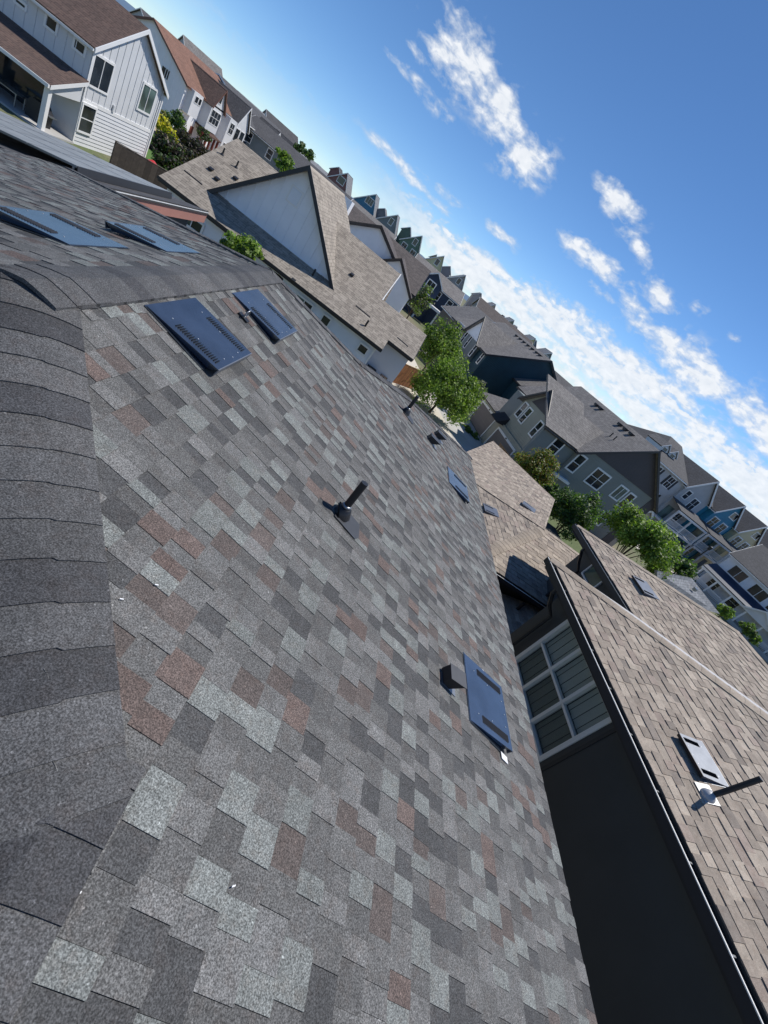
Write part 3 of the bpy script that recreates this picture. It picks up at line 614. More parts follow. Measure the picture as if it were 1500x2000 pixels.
# wall with the six-pane window: wall built round the opening
OVW = .5; ww = Wall(tuple(npt(OVW, CV-.5, 0))[:2], NA+180)
ua, za = ww.hit(1003, 1287); ub, zb = ww.hit(1200, 1408); ua2, za2 = ww.hit(1050, 1484); ub2, zb2 = ww.hit(1117, 1211)
u0, u1, z0, z1 = (ua+ub2)/2, (ub+ua2)/2, (za+za2)/2, min((zb+zb2)/2, ZE-.3); WL = CV+3.5
mb = MB()
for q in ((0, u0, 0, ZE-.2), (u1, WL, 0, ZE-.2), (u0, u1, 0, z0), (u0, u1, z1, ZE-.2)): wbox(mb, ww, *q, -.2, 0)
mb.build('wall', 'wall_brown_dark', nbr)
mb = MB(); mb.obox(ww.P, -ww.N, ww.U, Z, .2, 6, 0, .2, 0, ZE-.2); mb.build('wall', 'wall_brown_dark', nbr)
mb = MB(); wbox(mb, ww, u1+.13, u1+.19, 0, ZE-.25, .0, .015); mb.build('corner_board', 'trim_dark', nbr)
fr_ = MB(); t_ = .055
for q in ((u0-.03, u0+t_, z0-.03, z1+.03), (u1-t_, u1+.03, z0-.03, z1+.03), (u0+t_, u1-t_, z0-.03, z0+t_), (u0+t_, u1-t_, z1-t_, z1+.03)): wbox(fr_, ww, *q, -.09, .025)
cw = (u1-u0)/3; zm = (z0+z1)/2
for k in (1, 2): wbox(fr_, ww, u0+k*cw-.032, u0+k*cw+.032, z0+t_, z1-t_, -.09, .012)
for k in range(3):
    wbox(fr_, ww, u0+k*cw+.033, u0+(k+1)*cw-.033, zm-.026, zm+.026, -.09, .005)
fw = fr_.build('window', 'cream' if False else 'metal_bright', nbr)
paint('sash_grey', (.86, .83, .76), .5, .05); fw.data.materials[0] = MATS['sash_grey']
for k in range(3):
    for a_, b_ in ((z0+t_, zm-.026), (zm+.026, z1-t_)):
        lo_, hi_ = u0+k*cw+(.056 if k == 0 else .033), u0+(k+1)*cw-(.056 if k == 2 else .033)
        p = MB(); wbox(p, ww, lo_, hi_, a_, b_, -.07, -.062); p.build('pane', 'pane_clear', fw)
        if a_ > z0+.3 or k == 2 or True:
            lowr = a_ < z0+.3
            bl = MB(); n_ = 7
            for j in range(n_):
                c0 = lo_ + (hi_-lo_)*j/n_; bl.obox(ww.P, ww.U, -ww.N, Z, c0+.004, c0+(hi_-lo_)/n_-.004, .115+.012*(j % 2), .12+.012*(j % 2), a_+(0 if not lowr else 0), b_-(.0 if lowr else .03))
            bl.build('blind', 'blind_green' if not lowr else 'blind_dark', fw)
# wall and window of the stepped-back block, downspouts
w3 = Wall(tuple(npt(u3+.5, v3-.5, 0))[:2], NA+180)
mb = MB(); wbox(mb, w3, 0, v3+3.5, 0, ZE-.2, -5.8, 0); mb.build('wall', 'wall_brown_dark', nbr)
pwin(nbr, w3, (1140, 1120), (1178, 1135), cols=1, rows=1, trim='trim_white', tw=.05, glass='glass_green')
def downspout(root, pts, mat='fascia_dark', r=.045):
    mb = MB(); mb.tube(pts, r, 6); mb.build('downspout', mat, root)
q3 = npt(u3-.06, v3-1.1, ZE-.16); downspout(nbr, [q3, q3-Z*.12, q3+NU*.25-Z*.45, q3+NU*.5-Z*.7, q3+NU*.5-Z*4.2])
q1 = npt(-.06, CV-.9, ZE-.16); downspout(nbr, [q1, q1-Z*.12, q1+NU*.2-Z*.4, q1+NU*.46-Z*.6, q1+NU*.46-Z*4.6])
# vents and plumbing on the tan slopes
def hitN(O, Nn, S, Yd): return lambda px, py, h=0: ((lambda q: (q.dot(S), q.dot(Yd)))(on_plane(px, py, O+Nn*h, Nn)-O))
hn = hitN(E0, NN, SN, NV)
s0, s1, y0, y1 = two(lambda a, b: hn(a, b, .04), (1326, 1440), (1366, 1447), (1423, 1533), (1380, 1523))
roof_vent(nbr, E0, SN, NV, NN, s0+.04, s1+.02, y0, y1, 'metal_slate', .08, 'metal_black')
s, y = hn(1380, 1556); b = E0+SN*s+NV*y
mb = MB(); tp_ = on_plane(1487, 1521, b, NV); md_ = on_plane(1412, 1547, b, NV); mb.tube([b-Z*.02, md_, tp_], .034, 12); pp = mb.build('vent_pipe', 'metal_black', nbr)
mb = MB(); mb.tube([b+NN*.004, b+NN*.05, b+NN*.10], [.10, .085, .045], 18); mb.build('boot', 'flash_dull', pp, smooth=True)
mb = MB(); mb.obox(b+NN*.018, SN, NV, NN, -.13, .10, -.10, .16, 0, .004); mb.build('flashing', 'flash_dull', pp)
h3 = hitN(E3, NN, SN, NV); s0, s1, y0, y1 = two(lambda a, b: h3(a, b, .04), (1240, 1132), (1262, 1135), (1283, 1168), (1256, 1160))
roof_vent(nbr, E3, SN, NV, NN, s0+.02, s1, y0, y1, 'metal_slate', .08, 'metal_black')
# one-storey wing of the same house, beyond
zm_ = 3.2; C0 = Vector((5.9, 10.65, zm_)); TM = math.atan(.33); AP = Vector((8.75, 13.75, zm_+.33*3.1)); B_ = Vector((5.55, 16.8, 3.12)); XR = 13.0
SB = Vector((0, -math.cos(TM), -math.sin(TM))); NBm = Vector((0, -math.sin(TM), math.cos(TM))); X_ = Vector((1, 0, 0))
f_ = lambda p, O, S, Yd: ((p-O).dot(S), (p-O).dot(Yd))
pl = [C0, Vector((XR, 10.65, zm_)), Vector((XR, 13.75, AP.z)), AP]
rb = tan_slope(nbr, C0, SB, X_, NBm, [f_(p, C0, SB, X_) for p in pl], 0, expo=.16, wr=(.2, .42))
def frame_of(p0, p1_, p2_):
    n = (p1_-p0).cross(p2_-p0).normalized(); n = n if n.z > 0 else -n; S = Vector((n.x, n.y, 0)).normalized(); S = (S*n.z - Z*math.hypot(n.x, n.y)).normalized(); return S, n.cross(S), n
SA, YA, NAm = frame_of(C0, AP, B_); YA = YA if YA.y > 0 else -YA
ra = tan_slope(nbr, C0, SA, YA, NAm, [f_(p, C0, SA, YA) for p in (C0, AP, B_)], 0, expo=.16, wr=(.2, .42))
far_e = Vector((6.4, 19.9, 2.98)); SC_, YC, NC = frame_of(AP, B_, far_e); YC = YC if YC.x > 0 else -YC
plc = [AP, B_, far_e, far_e+YC*8.0, AP+YC*5.5]
rc = tan_slope(nbr, AP, SC_, YC, NC, [f_(p, AP, SC_, YC) for p in plc], 0, expo=.16, wr=(.2, .42))
caps(ra, C0, AP, NAm, NBm, PAL_TANCAP, 'granules_tan', expo=.2, half=.2, lift=.02)
caps(rc, B_, AP, NAm, NC, PAL_TANCAP, 'granules_tan', expo=.2, half=.1, lift=.016)
caps(rc, Vector((XR, 13.75, AP.z)), AP, NBm, NC, PAL_TANCAP, 'granules_tan', expo=.2, half=.1, lift=.016)
hA = hitN(C0, NAm, SA, YA); hC = hitN(AP, NC, SC_, YC)
for hh, O_, S_, Y_, N_v, pts in ((hA, C0, SA, YA, NAm, ((943, 986), (967, 992), (967, 1007), (948, 1001))), (hC, AP, SC_, YC, NC, ((1021, 984), (1038, 986), (1040, 1000), (1026, 994)))):
    s0, s1, y0, y1 = two(lambda a, b: hh(a, b, .04), *pts); sc, yc = (s0+s1)/2, (y0+y1)/2
    roof_vent(nbr, O_, S_, Y_, N_v, sc-.26, sc+.26, yc-.28, yc+.28, 'metal_slate', .09, 'metal_black')
gutter(nbr, Vector((XR, 10.65, zm_)), C0, Vector((0, -1, 0)), lip='gutter_lip')
mb = MB(); mb.box(6.5, XR-.3, 11.2, 19.4, 0, 2.95); mb.build('wall', 'wall_brown_dark', nbr)
mb = MB(); mb.box(5.4, XR-1, 16.2, 16.4, 2.7, 2.9); mb.build('beam', 'fascia_dark', nbr)
# low porch roof tucked between the two blocks
LWa, LWb, LWc, LWd = Vector((5.6, 7.9, 2.05)), Vector((5.6, 10.9, 2.05)), Vector((9.6, 10.9, 3.0)), Vector((9.6, 7.9, 3.0))
SL, YL, NL = frame_of(LWa, LWb, LWc); YL = YL if YL.y > 0 else -YL
tan_slope(nbr, LWa, SL, YL, NL, [f_(p, LWa, SL, YL) for p in (LWa, LWb, LWc, LWd)], 0, expo=.16, wr=(.2, .42))
b = on_plane(1010, 1190, LWa, NL); mb = MB(); mb.tube([b-Z*.05, b+Z*.3], .05, 10); mb.build('vent_pipe', 'metal_black', nbr)
mb = MB(); mb.box(6.0, 9.4, 8.1, 10.6, 0, 1.95); mb.build('wall', 'wall_brown_dark', nbr)

# ------------------------------------------------------------------ house with the red-brown fascia and solar panels, at the left
sol = thing('solar_roof_house', 'low shed-roofed house with red-brown fascia, beyond the near roof', 'house', (-9, 13, 0))
XF = -6.62; ZF = 8.3 - 6.62*math.tan(R(23.9)); YF0, YF1 = 10.7, 6.62/math.tan(R(22.3)); TQ = R(16)
qa = lambda x, y, h=0: Vector((x, y, ZF - (XF-x)*math.tan(TQ))) + Vector((-math.sin(TQ), 0, math.cos(TQ)))*h
roof_poly(sol, [qa(XF+.06, YF0-.3), qa(XF+.06, YF1), qa(XF-7, YF1), qa(XF-7, YF0-.3)], (0, 1, 0), 'roof_dark', .1)
mb = MB(); mb.box(XF, XF+.05, YF0-.3, YF1, ZF-.36, ZF-.07); mb.build('fascia', 'fascia_red', sol)
mb = MB(); mb.box(XF+.051, XF+.075, YF0-.3, YF1, ZF-.075, ZF-.015); mb.build('drip_edge', 'flash_white', sol)
mb = MB(); mb.prism([qa(XF, YF0-.32, -.1), qa(XF-7, YF0-.32, -.1), qa(XF-7, YF0-.32, -.5), qa(XF, YF0-.32, -.5)], (0, .05, 0)); mb.build('fascia', 'fascia_red', sol)
mb = MB(); mb.hexa([(XF-6.5, YF0, 0), (XF-.25, YF0, 0), (XF-.25, YF1-.35, 0), (XF-6.5, YF1-.35, 0), (XF-6.5, YF0, ZF-2.3), (XF-.25, YF0, ZF-.3), (XF-.25, YF1-.35, ZF-.3), (XF-6.5, YF1-.35, ZF-2.3)]); mb.build('wall', 'wall_charcoal', sol)
arr = thing('solar_panel_array', 'tilted grey solar panel array standing on the dark low roof', 'solar panels', tuple(qa(XF-2.0, 13)))
TS = TQ - R(3.0); xs0 = None
for px, py in ((330, 378),): dd = ray(px, py); kk = (XF-.55)/dd.x
SP0 = Vector((XF-.5, 0, H + (XF-.5)*math.tan(R(22.15))*1.0)); sp = lambda a, y, h=0: SP0 + Vector((-math.cos(TS), 0, -math.sin(TS)))*a + Vector((0, y, 0)) + Vector((-math.sin(TS), 0, math.cos(TS)))*h
yy0, yy1 = YF0+.2, (XF-.5)/math.tan(R(-25.7)); npan = 4; pw = (yy1-yy0)/npan
for r_ in range(5):
    for c_ in range(npan):
        mb = MB(); mb.prism([sp(r_*1.04, yy0+c_*pw+.01, -.04), sp(r_*1.04+1.02, yy0+c_*pw+.01, -.04), sp(r_*1.04+1.02, yy0+(c_+1)*pw-.01, -.04), sp(r_*1.04, yy0+(c_+1)*pw-.01, -.04)], Vector((-math.sin(TS), 0, math.cos(TS)))*.04)
        pn = mb.build('panel', 'metal_slate', arr)
        mb = MB(); mb.prism([sp(r_*1.04+.02, yy0+c_*pw+.03, .0005), sp(r_*1.04+1.0, yy0+c_*pw+.03, .0005), sp(r_*1.04+1.0, yy0+(c_+1)*pw-.03, .0005), sp(r_*1.04+.02, yy0+(c_+1)*pw-.03, .0005)], Vector((-math.sin(TS), 0, math.cos(TS)))*.002)
        mb.build('cell_sheet', 'solar_cell', pn)
for c_ in range(npan+1):
    mb = MB(); a_ = sp(.05, yy0+c_*pw, -.045); mb.tube([a_, Vector((a_.x, a_.y, qa(a_.x, a_.y).z-.05))], .025, 6); mb.build('standoff', 'metal_galv', arr)
mb = MB(); mb.prism([sp(-.02, yy0, -.16), sp(-.02, yy1, -.16), sp(-.02, yy1, .0), sp(-.02, yy0, .0)], (.012, 0, 0)); mb.build('gap_shadow_strip', 'trim_dark', arr)  # dark strip in place of the shadow gap under the raised panels

# ------------------------------------------------------------------ board and batten / lap boards as pieces
def battens(root, w, us, zlo, zhi, mat, out=0.0, wd=.05, name='batten'):
    for u in us:
        a = zlo(u) if callable(zlo) else zlo; b = zhi(u) if callable(zhi) else zhi
        if b-a < .08: continue
        mb = MB(); wbox(mb, w, u-wd/2, u+wd/2, a, b, out-.005, out+.028); mb.build(name, mat, root)
def lap_boards(root, w, u0, u1, z0, z1, expo, mat, out=0.0):
    z = z0
    while z < z1-.03:
        zt = min(z+expo, z1); P = w.P
        g = lambda u, zz, o: w.pt(u, zz, o)
        mb = MB(); mb.hexa([g(u0, z, out), g(u1, z, out), g(u1, zt+.01, out), g(u0, zt+.01, out), g(u0, z, out+.045), g(u1, z, out+.045), g(u1, zt+.01, out+.006), g(u0, zt+.01, out+.006)])
        mb.build('siding_board', mat, root); z += expo

# ------------------------------------------------------------------ white farmhouse, top left
wf = thing('white_farmhouse', 'white board-and-batten farmhouse with brown shingle roof and covered patio', 'house', (-27, 39, 0))
wg = Wall((-23.6, 35.17), 0); WW = 7.95
gable_block(wf, wg, WW, 13, 5.62, 8.1, 'white', 'roof_brown', 'trim_white', over=.3, rake=.24)
gz = lambda u: 5.62 + (8.1-5.62)*(1-abs(u-WW/2)/(WW/2)) - .12
battens(wf, wg, [.3+.61*k for k in range(13)], 2.72, gz, 'white')
lap_boards(wf, wg, .02, WW-.02, .0, 2.5, .227, 'white')
mb = MB(); wbox(mb, wg, 0, WW, 2.5, 2.72, 0, .045); mb.build('trim_band', 'trim_white', wf)
for u in (0, WW-.12): mb = MB(); wbox(mb, wg, u, u+.12, 0, 5.55, .031, .06); mb.build('corner_board', 'trim_white', wf)
pwin(wf, wg, (186.7, 106.7), (208, 181.7), cols=2, rows=1, out=.02, tw=.12); pwin(wf, wg, (281.7, 163.3), (291.7, 223.3), cols=2, rows=1, out=.02, tw=.12, glass='glass_green'); pwin(wf, wg, (163.3, 203.3), (175, 261.7), cols=1, rows=2, out=.06, tw=.12)
mb = MB(); wbox(mb, wg, 2.9, 3.1, 2.75, 3.15, .03, .12); mb.build('meter_box', 'white', wf)
ws_ = Wall((-36.6, 35.17), 90)                                       # wall facing the viewer
for a, b in (((93.3, 30), (108.3, 63.3)), ((148.3, 76.7), (163.3, 106.7)), ((32, -2), (49, 17))): pwin(wf, ws_, a, b, cols=1, rows=1, tw=.13, out=.01)
battens(wf, ws_, [.45+.61*k for k in range(21)], 3.6, 5.5, 'white')
mb = MB(); wbox(mb, wg, WW+.0, WW+.12, .1, 5.3, .03, .13); mb.build('downspout', 'trim_white', wf)
# patio roof, post, slab
roof_slab(wf, (-37, 32.25, 2.62), (-23.4, 32.25, 2.62), (-23.4, 35.15, 3.72), (-37, 35.15, 3.72), 'roof_brown', .12)
mb = MB(); mb.box(-37, -23.4, 32.12, 32.24, 2.42, 2.6); mb.build('gutter', 'trim_white', wf)
mb = MB(); mb.prism([(-23.38, 32.3, 2.6), (-23.38, 35.15, 3.68), (-23.38, 35.15, 3.46), (-23.38, 32.3, 2.38)], (-.05, 0, 0)); mb.build('fascia', 'trim_white', wf)
mb = MB(); mb.prism([(-23.62, 32.6, 2.2), (-23.62, 35.15, 2.4), (-23.62, 35.15, 3.5), (-23.62, 32.6, 2.5)], (-.12, 0, 0)); mb.build('wall', 'white', wf)
for x in (-23.75, -30): mb = MB(); mb.box(x-.14, x+.14, 32.55, 32.83, 0, 2.45); mb.build('post', 'trim_white', wf)
mb = MB(); mb.box(-37, -23.4, 32.3, 35.1, 0, .1); mb.build('patio_slab', 'concrete', wf)
mb = MB(); wbox(mb, ws_, .5, 11.2, .1, 2.4, .01, .03); mb.build('patio_shade_sheet', 'glass', wf)  # wide dark glass sheet stands in for the deep shade of the recess
# patio things
g_ = thing('barbecue_grill', 'covered black barbecue grill under the farmhouse patio roof', 'grill', (-24.7, 33.7, .1))
mb = MB(); mb.prism([(-25.3, 33.4, .1), (-24.2, 33.4, .1), (-24.15, 33.4, .85), (-24.4, 33.4, 1.2), (-25.1, 33.4, 1.2), (-25.35, 33.4, .85)], (0, .65, 0)); mb.build('cover', 'metal_black', g_)
mb = MB(); mb.box(-24.2, -23.9, 33.45, 34.0, .82, .86); mb.build('side_shelf', 'metal_galv', g_)
t_ = thing('patio_table', 'long grey patio table on the farmhouse patio', 'table', (-26.6, 33.4, .1))
mb = MB(); mb.box(-27.8, -25.6, 33.0, 33.9, .78, .83); mb.build('table_top', 'metal_galv', t_)
for x, y in ((-27.7, 33.1), (-25.7, 33.1), (-27.7, 33.8), (-25.7, 33.8)): mb = MB(); mb.box(x-.03, x+.03, y-.03, y+.03, .1, .78); mb.build('leg', 'metal_galv', t_)
for k, x in enumerate((-28.9, -30.6)):
    c_ = thing('patio_chair', ('dark patio chair at the end of the grey table', 'dark patio chair farther along the shaded patio')[k], 'chair', (x, 33.4, .1), 'patio chairs')
    mb = MB(); mb.box(x-.3, x+.3, 33.1, 33.7, .42, .5); mb.build('seat', 'wall_charcoal', c_); mb = MB(); mb.box(x-.3, x-.24, 33.1, 33.7, .5, 1.05); mb.build('backrest', 'wall_charcoal', c_)
    for dx, dy in ((-.25, -.25), (.25, -.25), (-.25, .25), (.25, .25)): mb = MB(); mb.box(x+dx-.02, x+dx+.02, 33.4+dy-.02, 33.4+dy+.02, .1, .42); mb.build('leg', 'metal_black', c_)

# ------------------------------------------------------------------ fences
def fence(name, label, a, b, hgt, mat, bw=.14, cap=True, posts=2.2, rail=None):
    a, b = Vector((a[0], a[1], 0)), Vector((b[0], b[1], 0)); d = (b-a); L = d.length; d.normalize(); s = d.cross(Z)
    f = thing(name, label, 'fence', tuple((a+b)/2)); n = max(1, int(L/bw))
    for i in range(n):
        mb = MB(); h_ = hgt + random.uniform(-.008, .008); mb.obox(a, d, s, Z, i*L/n+.004, (i+1)*L/n-.004, -.01, .012+random.uniform(0, .004), .04, h_); mb.build('board', mat, f)
    for z in (.35, hgt-.3): mb = MB(); mb.obox(a, d, s, Z, 0, L, -.05, -.011, z-.045, z+.045); mb.build('rail', rail or mat, f)
    k = 0
    while k <= L+.01: mb = MB(); mb.obox(a, d, s, Z, min(k, L-.1), min(k, L-.1)+.1, -.12, -.051, 0, hgt+.06); mb.build('post', mat, f); k += posts
    if cap: mb = MB(); mb.obox(a, d, s, Z, -.02, L+.02, -.07, .03, hgt+.012, hgt+.05); mb.build('cap_board', rail or mat, f)
    return f
fence('garden_fence', 'weathered dark wooden fence in front of the white farmhouse', (-21.9, 36.6), (-18.4, 42.2), 1.55, 'wood_dark', .42, rail='wood_grey')
fence('garden_fence', 'reddish cedar fence between the white house and the big tree', (2.6, 35.6), (4.9, 38.4), 1.8, 'wood_cedar', rail='wood_tan')
fence('garden_fence', 'tan cedar fence beside the garage driveway', (14.2, 30.6), (12.9, 34.2), 1.8, 'wood_tan')
fence('garden_fence', 'brown cedar fence under the round dark green tree', (12.2, 15.4), (15.6, 18.6), 1.7, 'wood_tan')
fence('garden_fence', 'brown fence at the far end of the driveway', (10.9, 49.5), (13.4, 46.4), 1.7, 'wood_dark')

# ------------------------------------------------------------------ single-storey white house with the taupe roof and big gable
th = thing('taupe_roof_house', 'white one-storey house with taupe shingle roof and large white dark-edged gable', 'house', (-6, 33, 0))
tz = lambda y: 3.2 + .5*(y-27.7)
tp = lambda x, y, h=0: Vector((x, y, tz(y))) + Vector((0, -.447, .894))*h
YR = 34.75
for pts in ([(-14.15, 27.65), (.62, 27.65), (.62, 28.65), (-1.15, 31.35), (-1.15, YR), (-14.15, YR)], [(.62, 28.65), (2.58, 28.65), (2.58, 31.35), (-1.15, 31.35)]):
    roof_poly(th, [tp(*q) for q in pts], (1, 0, 0), 'roof_taupe', .13)
roof_poly(th, [(-14.15, YR, tz(YR)), (-1.15, YR, tz(YR)), (-1.15, YR+7, tz(YR)-3.5), (-14.15, YR+7, tz(YR)-3.5)], (1, 0, 0), 'roof_taupe', .13)
roof_poly(th, [(-1.1, 31.36, tz(31.35)), (2.58, 31.36, tz(31.35)), (2.58, 34.2, tz(31.35)-1.4), (-1.1, 34.2, tz(31.35)-1.4)], (1, 0, 0), 'roof_taupe', .13)
gutter(th, (-14.15, 27.66, 3.2), (.62, 27.66, 3.2), (0, -1, 0), lip='fascia_dark', hang=3)
gutter(th, (.64, 28.66, 3.7), (2.58, 28.66, 3.7), (0, -1, 0), lip='fascia_dark', hang=3)
wt = Wall((-13.8, 28.15), 90)
mb = MB(); mb.prism([(-13.8, 28.15, 0), (.28, 28.15, 0), (.28, 28.15, 2.98), (-13.8, 28.15, 2.98)], (0, 13, 0)); mb.build('wall', 'cool_white', th)
mb = MB(); mb.prism([(-1.3, 28.15, 2.9), (-1.3, YR, tz(YR)-.2), (-1.3, YR+6.4, 2.9)], (-.1, 0, 0)); mb.build('wall', 'cool_white', th)
mb = MB(); mb.prism([(-13.9, 28.15, 2.9), (-13.9, YR, tz(YR)-.2), (-13.9, YR+6.4, 2.9)], (.1, 0, 0)); mb.build('wall', 'cool_white', th)
mb = MB(); mb.prism([tp(-1.14, 31.3, .02), tp(-1.14, YR+.05, .02), tp(-1.14, YR+.05, -.2), tp(-1.14, 31.3, -.2)], (.05, 0, 0)); mb.build('fascia', 'trim_white', th)
mb = MB(); mb.prism([tp(2.585, 28.66, .0), tp(2.585, 31.35, .0), tp(2.585, 31.35, -.2), tp(2.585, 28.66, -.2)], (.03, 0, 0)); mb.build('fascia', 'fascia_dark', th)
wr_ = Wall((.29, 29.15), 90); mb = MB(); mb.prism([(.29, 29.15, 0), (2.4, 29.15, 0), (2.4, 29.15, 3.6), (.29, 29.15, 3.6)], (0, 4.5, 0)); mb.build('wall', 'white', th)
lap_boards(th, wr_, .02, 2.1, .05, 3.45, .2, 'white'); lap_boards(th, wt, .02, 14.06, .05, 2.95, .2, 'cool_white')
for a, b, c_ in (((581, 575.6), (603.4, 610.6), 2), ((633, 615), (638, 637.6), 1), ((704.8, 671.3), (711.5, 692.8), 1), ((359, 412.5), (390, 456), 2)):
    pwin(th, wt, a, b, cols=c_, rows=1, out=.06, tw=.11, gl=['glass'] if c_ == 1 else ['glass_green', 'glass'])
mb = MB(); wbox(mb, wt, 13.98, 14.09, .1, 2.9, .0, .09); mb.build('corner_board', 'trim_white', th)
wgb = Wall((-12.0, 29.5), 90); GWD = 7.9
gable_block(th, wgb, GWD, 10.5, 4.2, 8.2, 'cool_white', 'roof_taupe', 'trim_dark', over=.38, base=3.3, rake=.28, gutter=False, roofth=.16)
ggz = lambda u: 4.2 + 4.0*(1-abs(u-GWD/2)/(GWD/2)) - .1
battens(th, wgb, [.55+.62*k for k in range(12)], 3.9, ggz, 'cool_white', wd=.04)
mb = MB(); wbox(mb, wgb, .8, GWD-.8, 3.98, 4.1, 0, .04); mb.build('trim_band', 'trim_white', th)
mb = MB(); wbox(mb, wgb, 2.1, GWD-2.1, 6.0, 6.03, 0, .02); mb.build('trim_band', 'cool_white', th)
uc, zc = wgb.hit(576, 384); gv = MB(); wbox(gv, wgb, uc-.4, uc+.4, zc-.45, zc+.45, .005, .03); gvo = gv.build('gable_vent', 'trim_white', th)
for k in range(9): mb = MB(); z_ = zc-.36+k*.08; mb.hexa([wgb.pt(uc-.3, z_, .03), wgb.pt(uc+.3, z_, .03), wgb.pt(uc+.3, z_+.06, .03), wgb.pt(uc-.3, z_+.06, .03), wgb.pt(uc-.3, z_, .06), wgb.pt(uc+.3, z_, .06), wgb.pt(uc+.3, z_+.06, .035), wgb.pt(uc-.3, z_+.06, .035)]); mb.build('slat', 'cool_white', gvo)
TN_ = Vector((0, -.447, .894)); TO = Vector((0, 27.7, 3.2))
def on_taupe(px, py): return on_plane(px, py, TO, TN_)
for px, py in ((434, 302), (461, 327)):
    b = on_taupe(px, py); mb = MB(); mb.tube([b-Z*.05, b+Z*.38], .05, 8); o = mb.build('vent_pipe', 'metal_black', th); mb = MB(); mb.tube([b, b+TN_*.08], [.12, .06], 10); mb.build('boot', 'metal_dull', o)
for px, py in ((412, 332), (424, 351), (460, 350), (572, 549), (687, 538)):
    b = on_taupe(px, py); mb = MB(); mb.hexa([b+Vector(q) for q in ((-.11, -.14, -.06), (.11, -.14, -.06), (.11, .1, .06), (-.11, .1, .06), (-.13, -.17, .07), (.13, -.17, .07), (.13, .1, .14), (-.13, .1, .14))]); mb.build('exhaust_hood', 'metal_black', th)
for (x0, y0), (x1, y1) in (((360, 333), (395, 361)), ((695, 597), (723, 620)), ((776, 659), (797, 677))):
    a, b = on_taupe(x0, y0), on_taupe(x1, y1); d = (b-a).normalized(); mb = MB(); mb.obox(a, d, TN_.cross(d), TN_, 0, (b-a).length, -.03, .03, 0, .03); mb.build('snow_bar', 'metal_black', th)
for px, py in ((713, 637), (610, 538)):
    b = on_taupe(px, py); mb = MB(); mb.tube([b-Z*.05, b+Z*.4], .06, 8); mb.build('vent_pipe', 'metal_black', th)
dk = MB(); dk.box(.3, 2.6, 26.6, 29.1, 0, .55); tag(dk.build('patio_deck', 'concrete_pale'), 'raised pale patio deck at the corner of the taupe-roofed house', 'deck')
g_ = thing('barbecue_grill', 'black and steel gas grill by the corner of the taupe-roofed house', 'grill', (.75, 28.7, .55))
mb = MB(); mb.box(.45, 1.05, 28.5, 28.95, .6, 1.35); mb.build('cabinet', 'metal_slate', g_)
mb = MB(); mb.prism([(.42, 28.5, 1.36), (1.08, 28.5, 1.36), (1.08, 28.55, 1.6), (.42, 28.55, 1.6)], (0, .42, .05)); mb.build('lid', 'metal_black', g_)
mb = MB(); mb.box(1.08, 1.35, 28.55, 28.9, 1.3, 1.34); mb.build('side_shelf', 'metal_galv', g_); mb = MB(); mb.tube([(.5, 28.46, 1.45), (1.0, 28.46, 1.45)], .015, 6); mb.build('handle', 'metal_bright', g_)
w_ = thing('wood_chair', 'slatted wooden garden chair beside the gas grill', 'chair', (1.7, 28.75, .55))
for k in range(5): mb = MB(); mb.hexa([Vector(q) for q in ((1.45+k*.11, 28.85, .95), (1.53+k*.11, 28.85, .95), (1.53+k*.11, 28.88, .95), (1.45+k*.11, 28.88, .95), (1.45+k*.11, 28.98, 1.65), (1.53+k*.11, 28.98, 1.65), (1.53+k*.11, 29.01, 1.65), (1.45+k*.11, 29.01, 1.65))]); mb.build('back_slat', 'wood_tan', w_)
mb = MB(); mb.box(1.42, 2.02, 28.35, 28.84, .9, .95); mb.build('seat', 'wood_tan', w_)
for x, y in ((1.44, 28.37), (1.96, 28.37), (1.44, 28.8), (1.96, 28.8)): mb = MB(); mb.box(x, x+.06, y, y+.05, .55, .9); mb.build('leg', 'wood_tan', w_)

# ------------------------------------------------------------------ second white house with dark umber roof, behind
t2 = thing('umber_roof_house', 'white house with dark umber roof and brown-edged gables behind the taupe roof', 'house', (-4, 52, 0))
side_block(t2, Wall((-10.5, 47.5), 90), 10.9, 12, 5.6, 8.0, 'cool_white', 'roof_umber', 'trim_dark')
gable_block(t2, Wall((-8.0, 46.2), 90), 5.7, 6, 6.7, 8.25, 'cool_white', 'roof_umber', 'wood_dark', over=.3, base=0, rake=.3, gutter=False)
gable_block(t2, Wall((-4.6, 45.6), 90), 4.9, 7, 5.4, 7.3, 'cool_white', 'roof_umber', 'wood_dark', over=.3, base=0, rake=.3, gutter=False)
wq = Wall((-8.0, 46.2), 90); battens(t2, wq, [.5+.62*k for k in range(9)], 3, lambda u: 6.7+1.55*(1-abs(u-2.85)/2.85)-.1, 'cool_white')
wq = Wall((-4.6, 45.6), 90); battens(t2, wq, [.5+.62*k for k in range(7)], 2, lambda u: 5.4+1.9*(1-abs(u-2.45)/2.45)-.1, 'cool_white')
mb = MB(); mb.box(-9.5, -8.3, 46.0, 47.4, 0, 8.2); mb.build('wall', 'cool_white', t2)

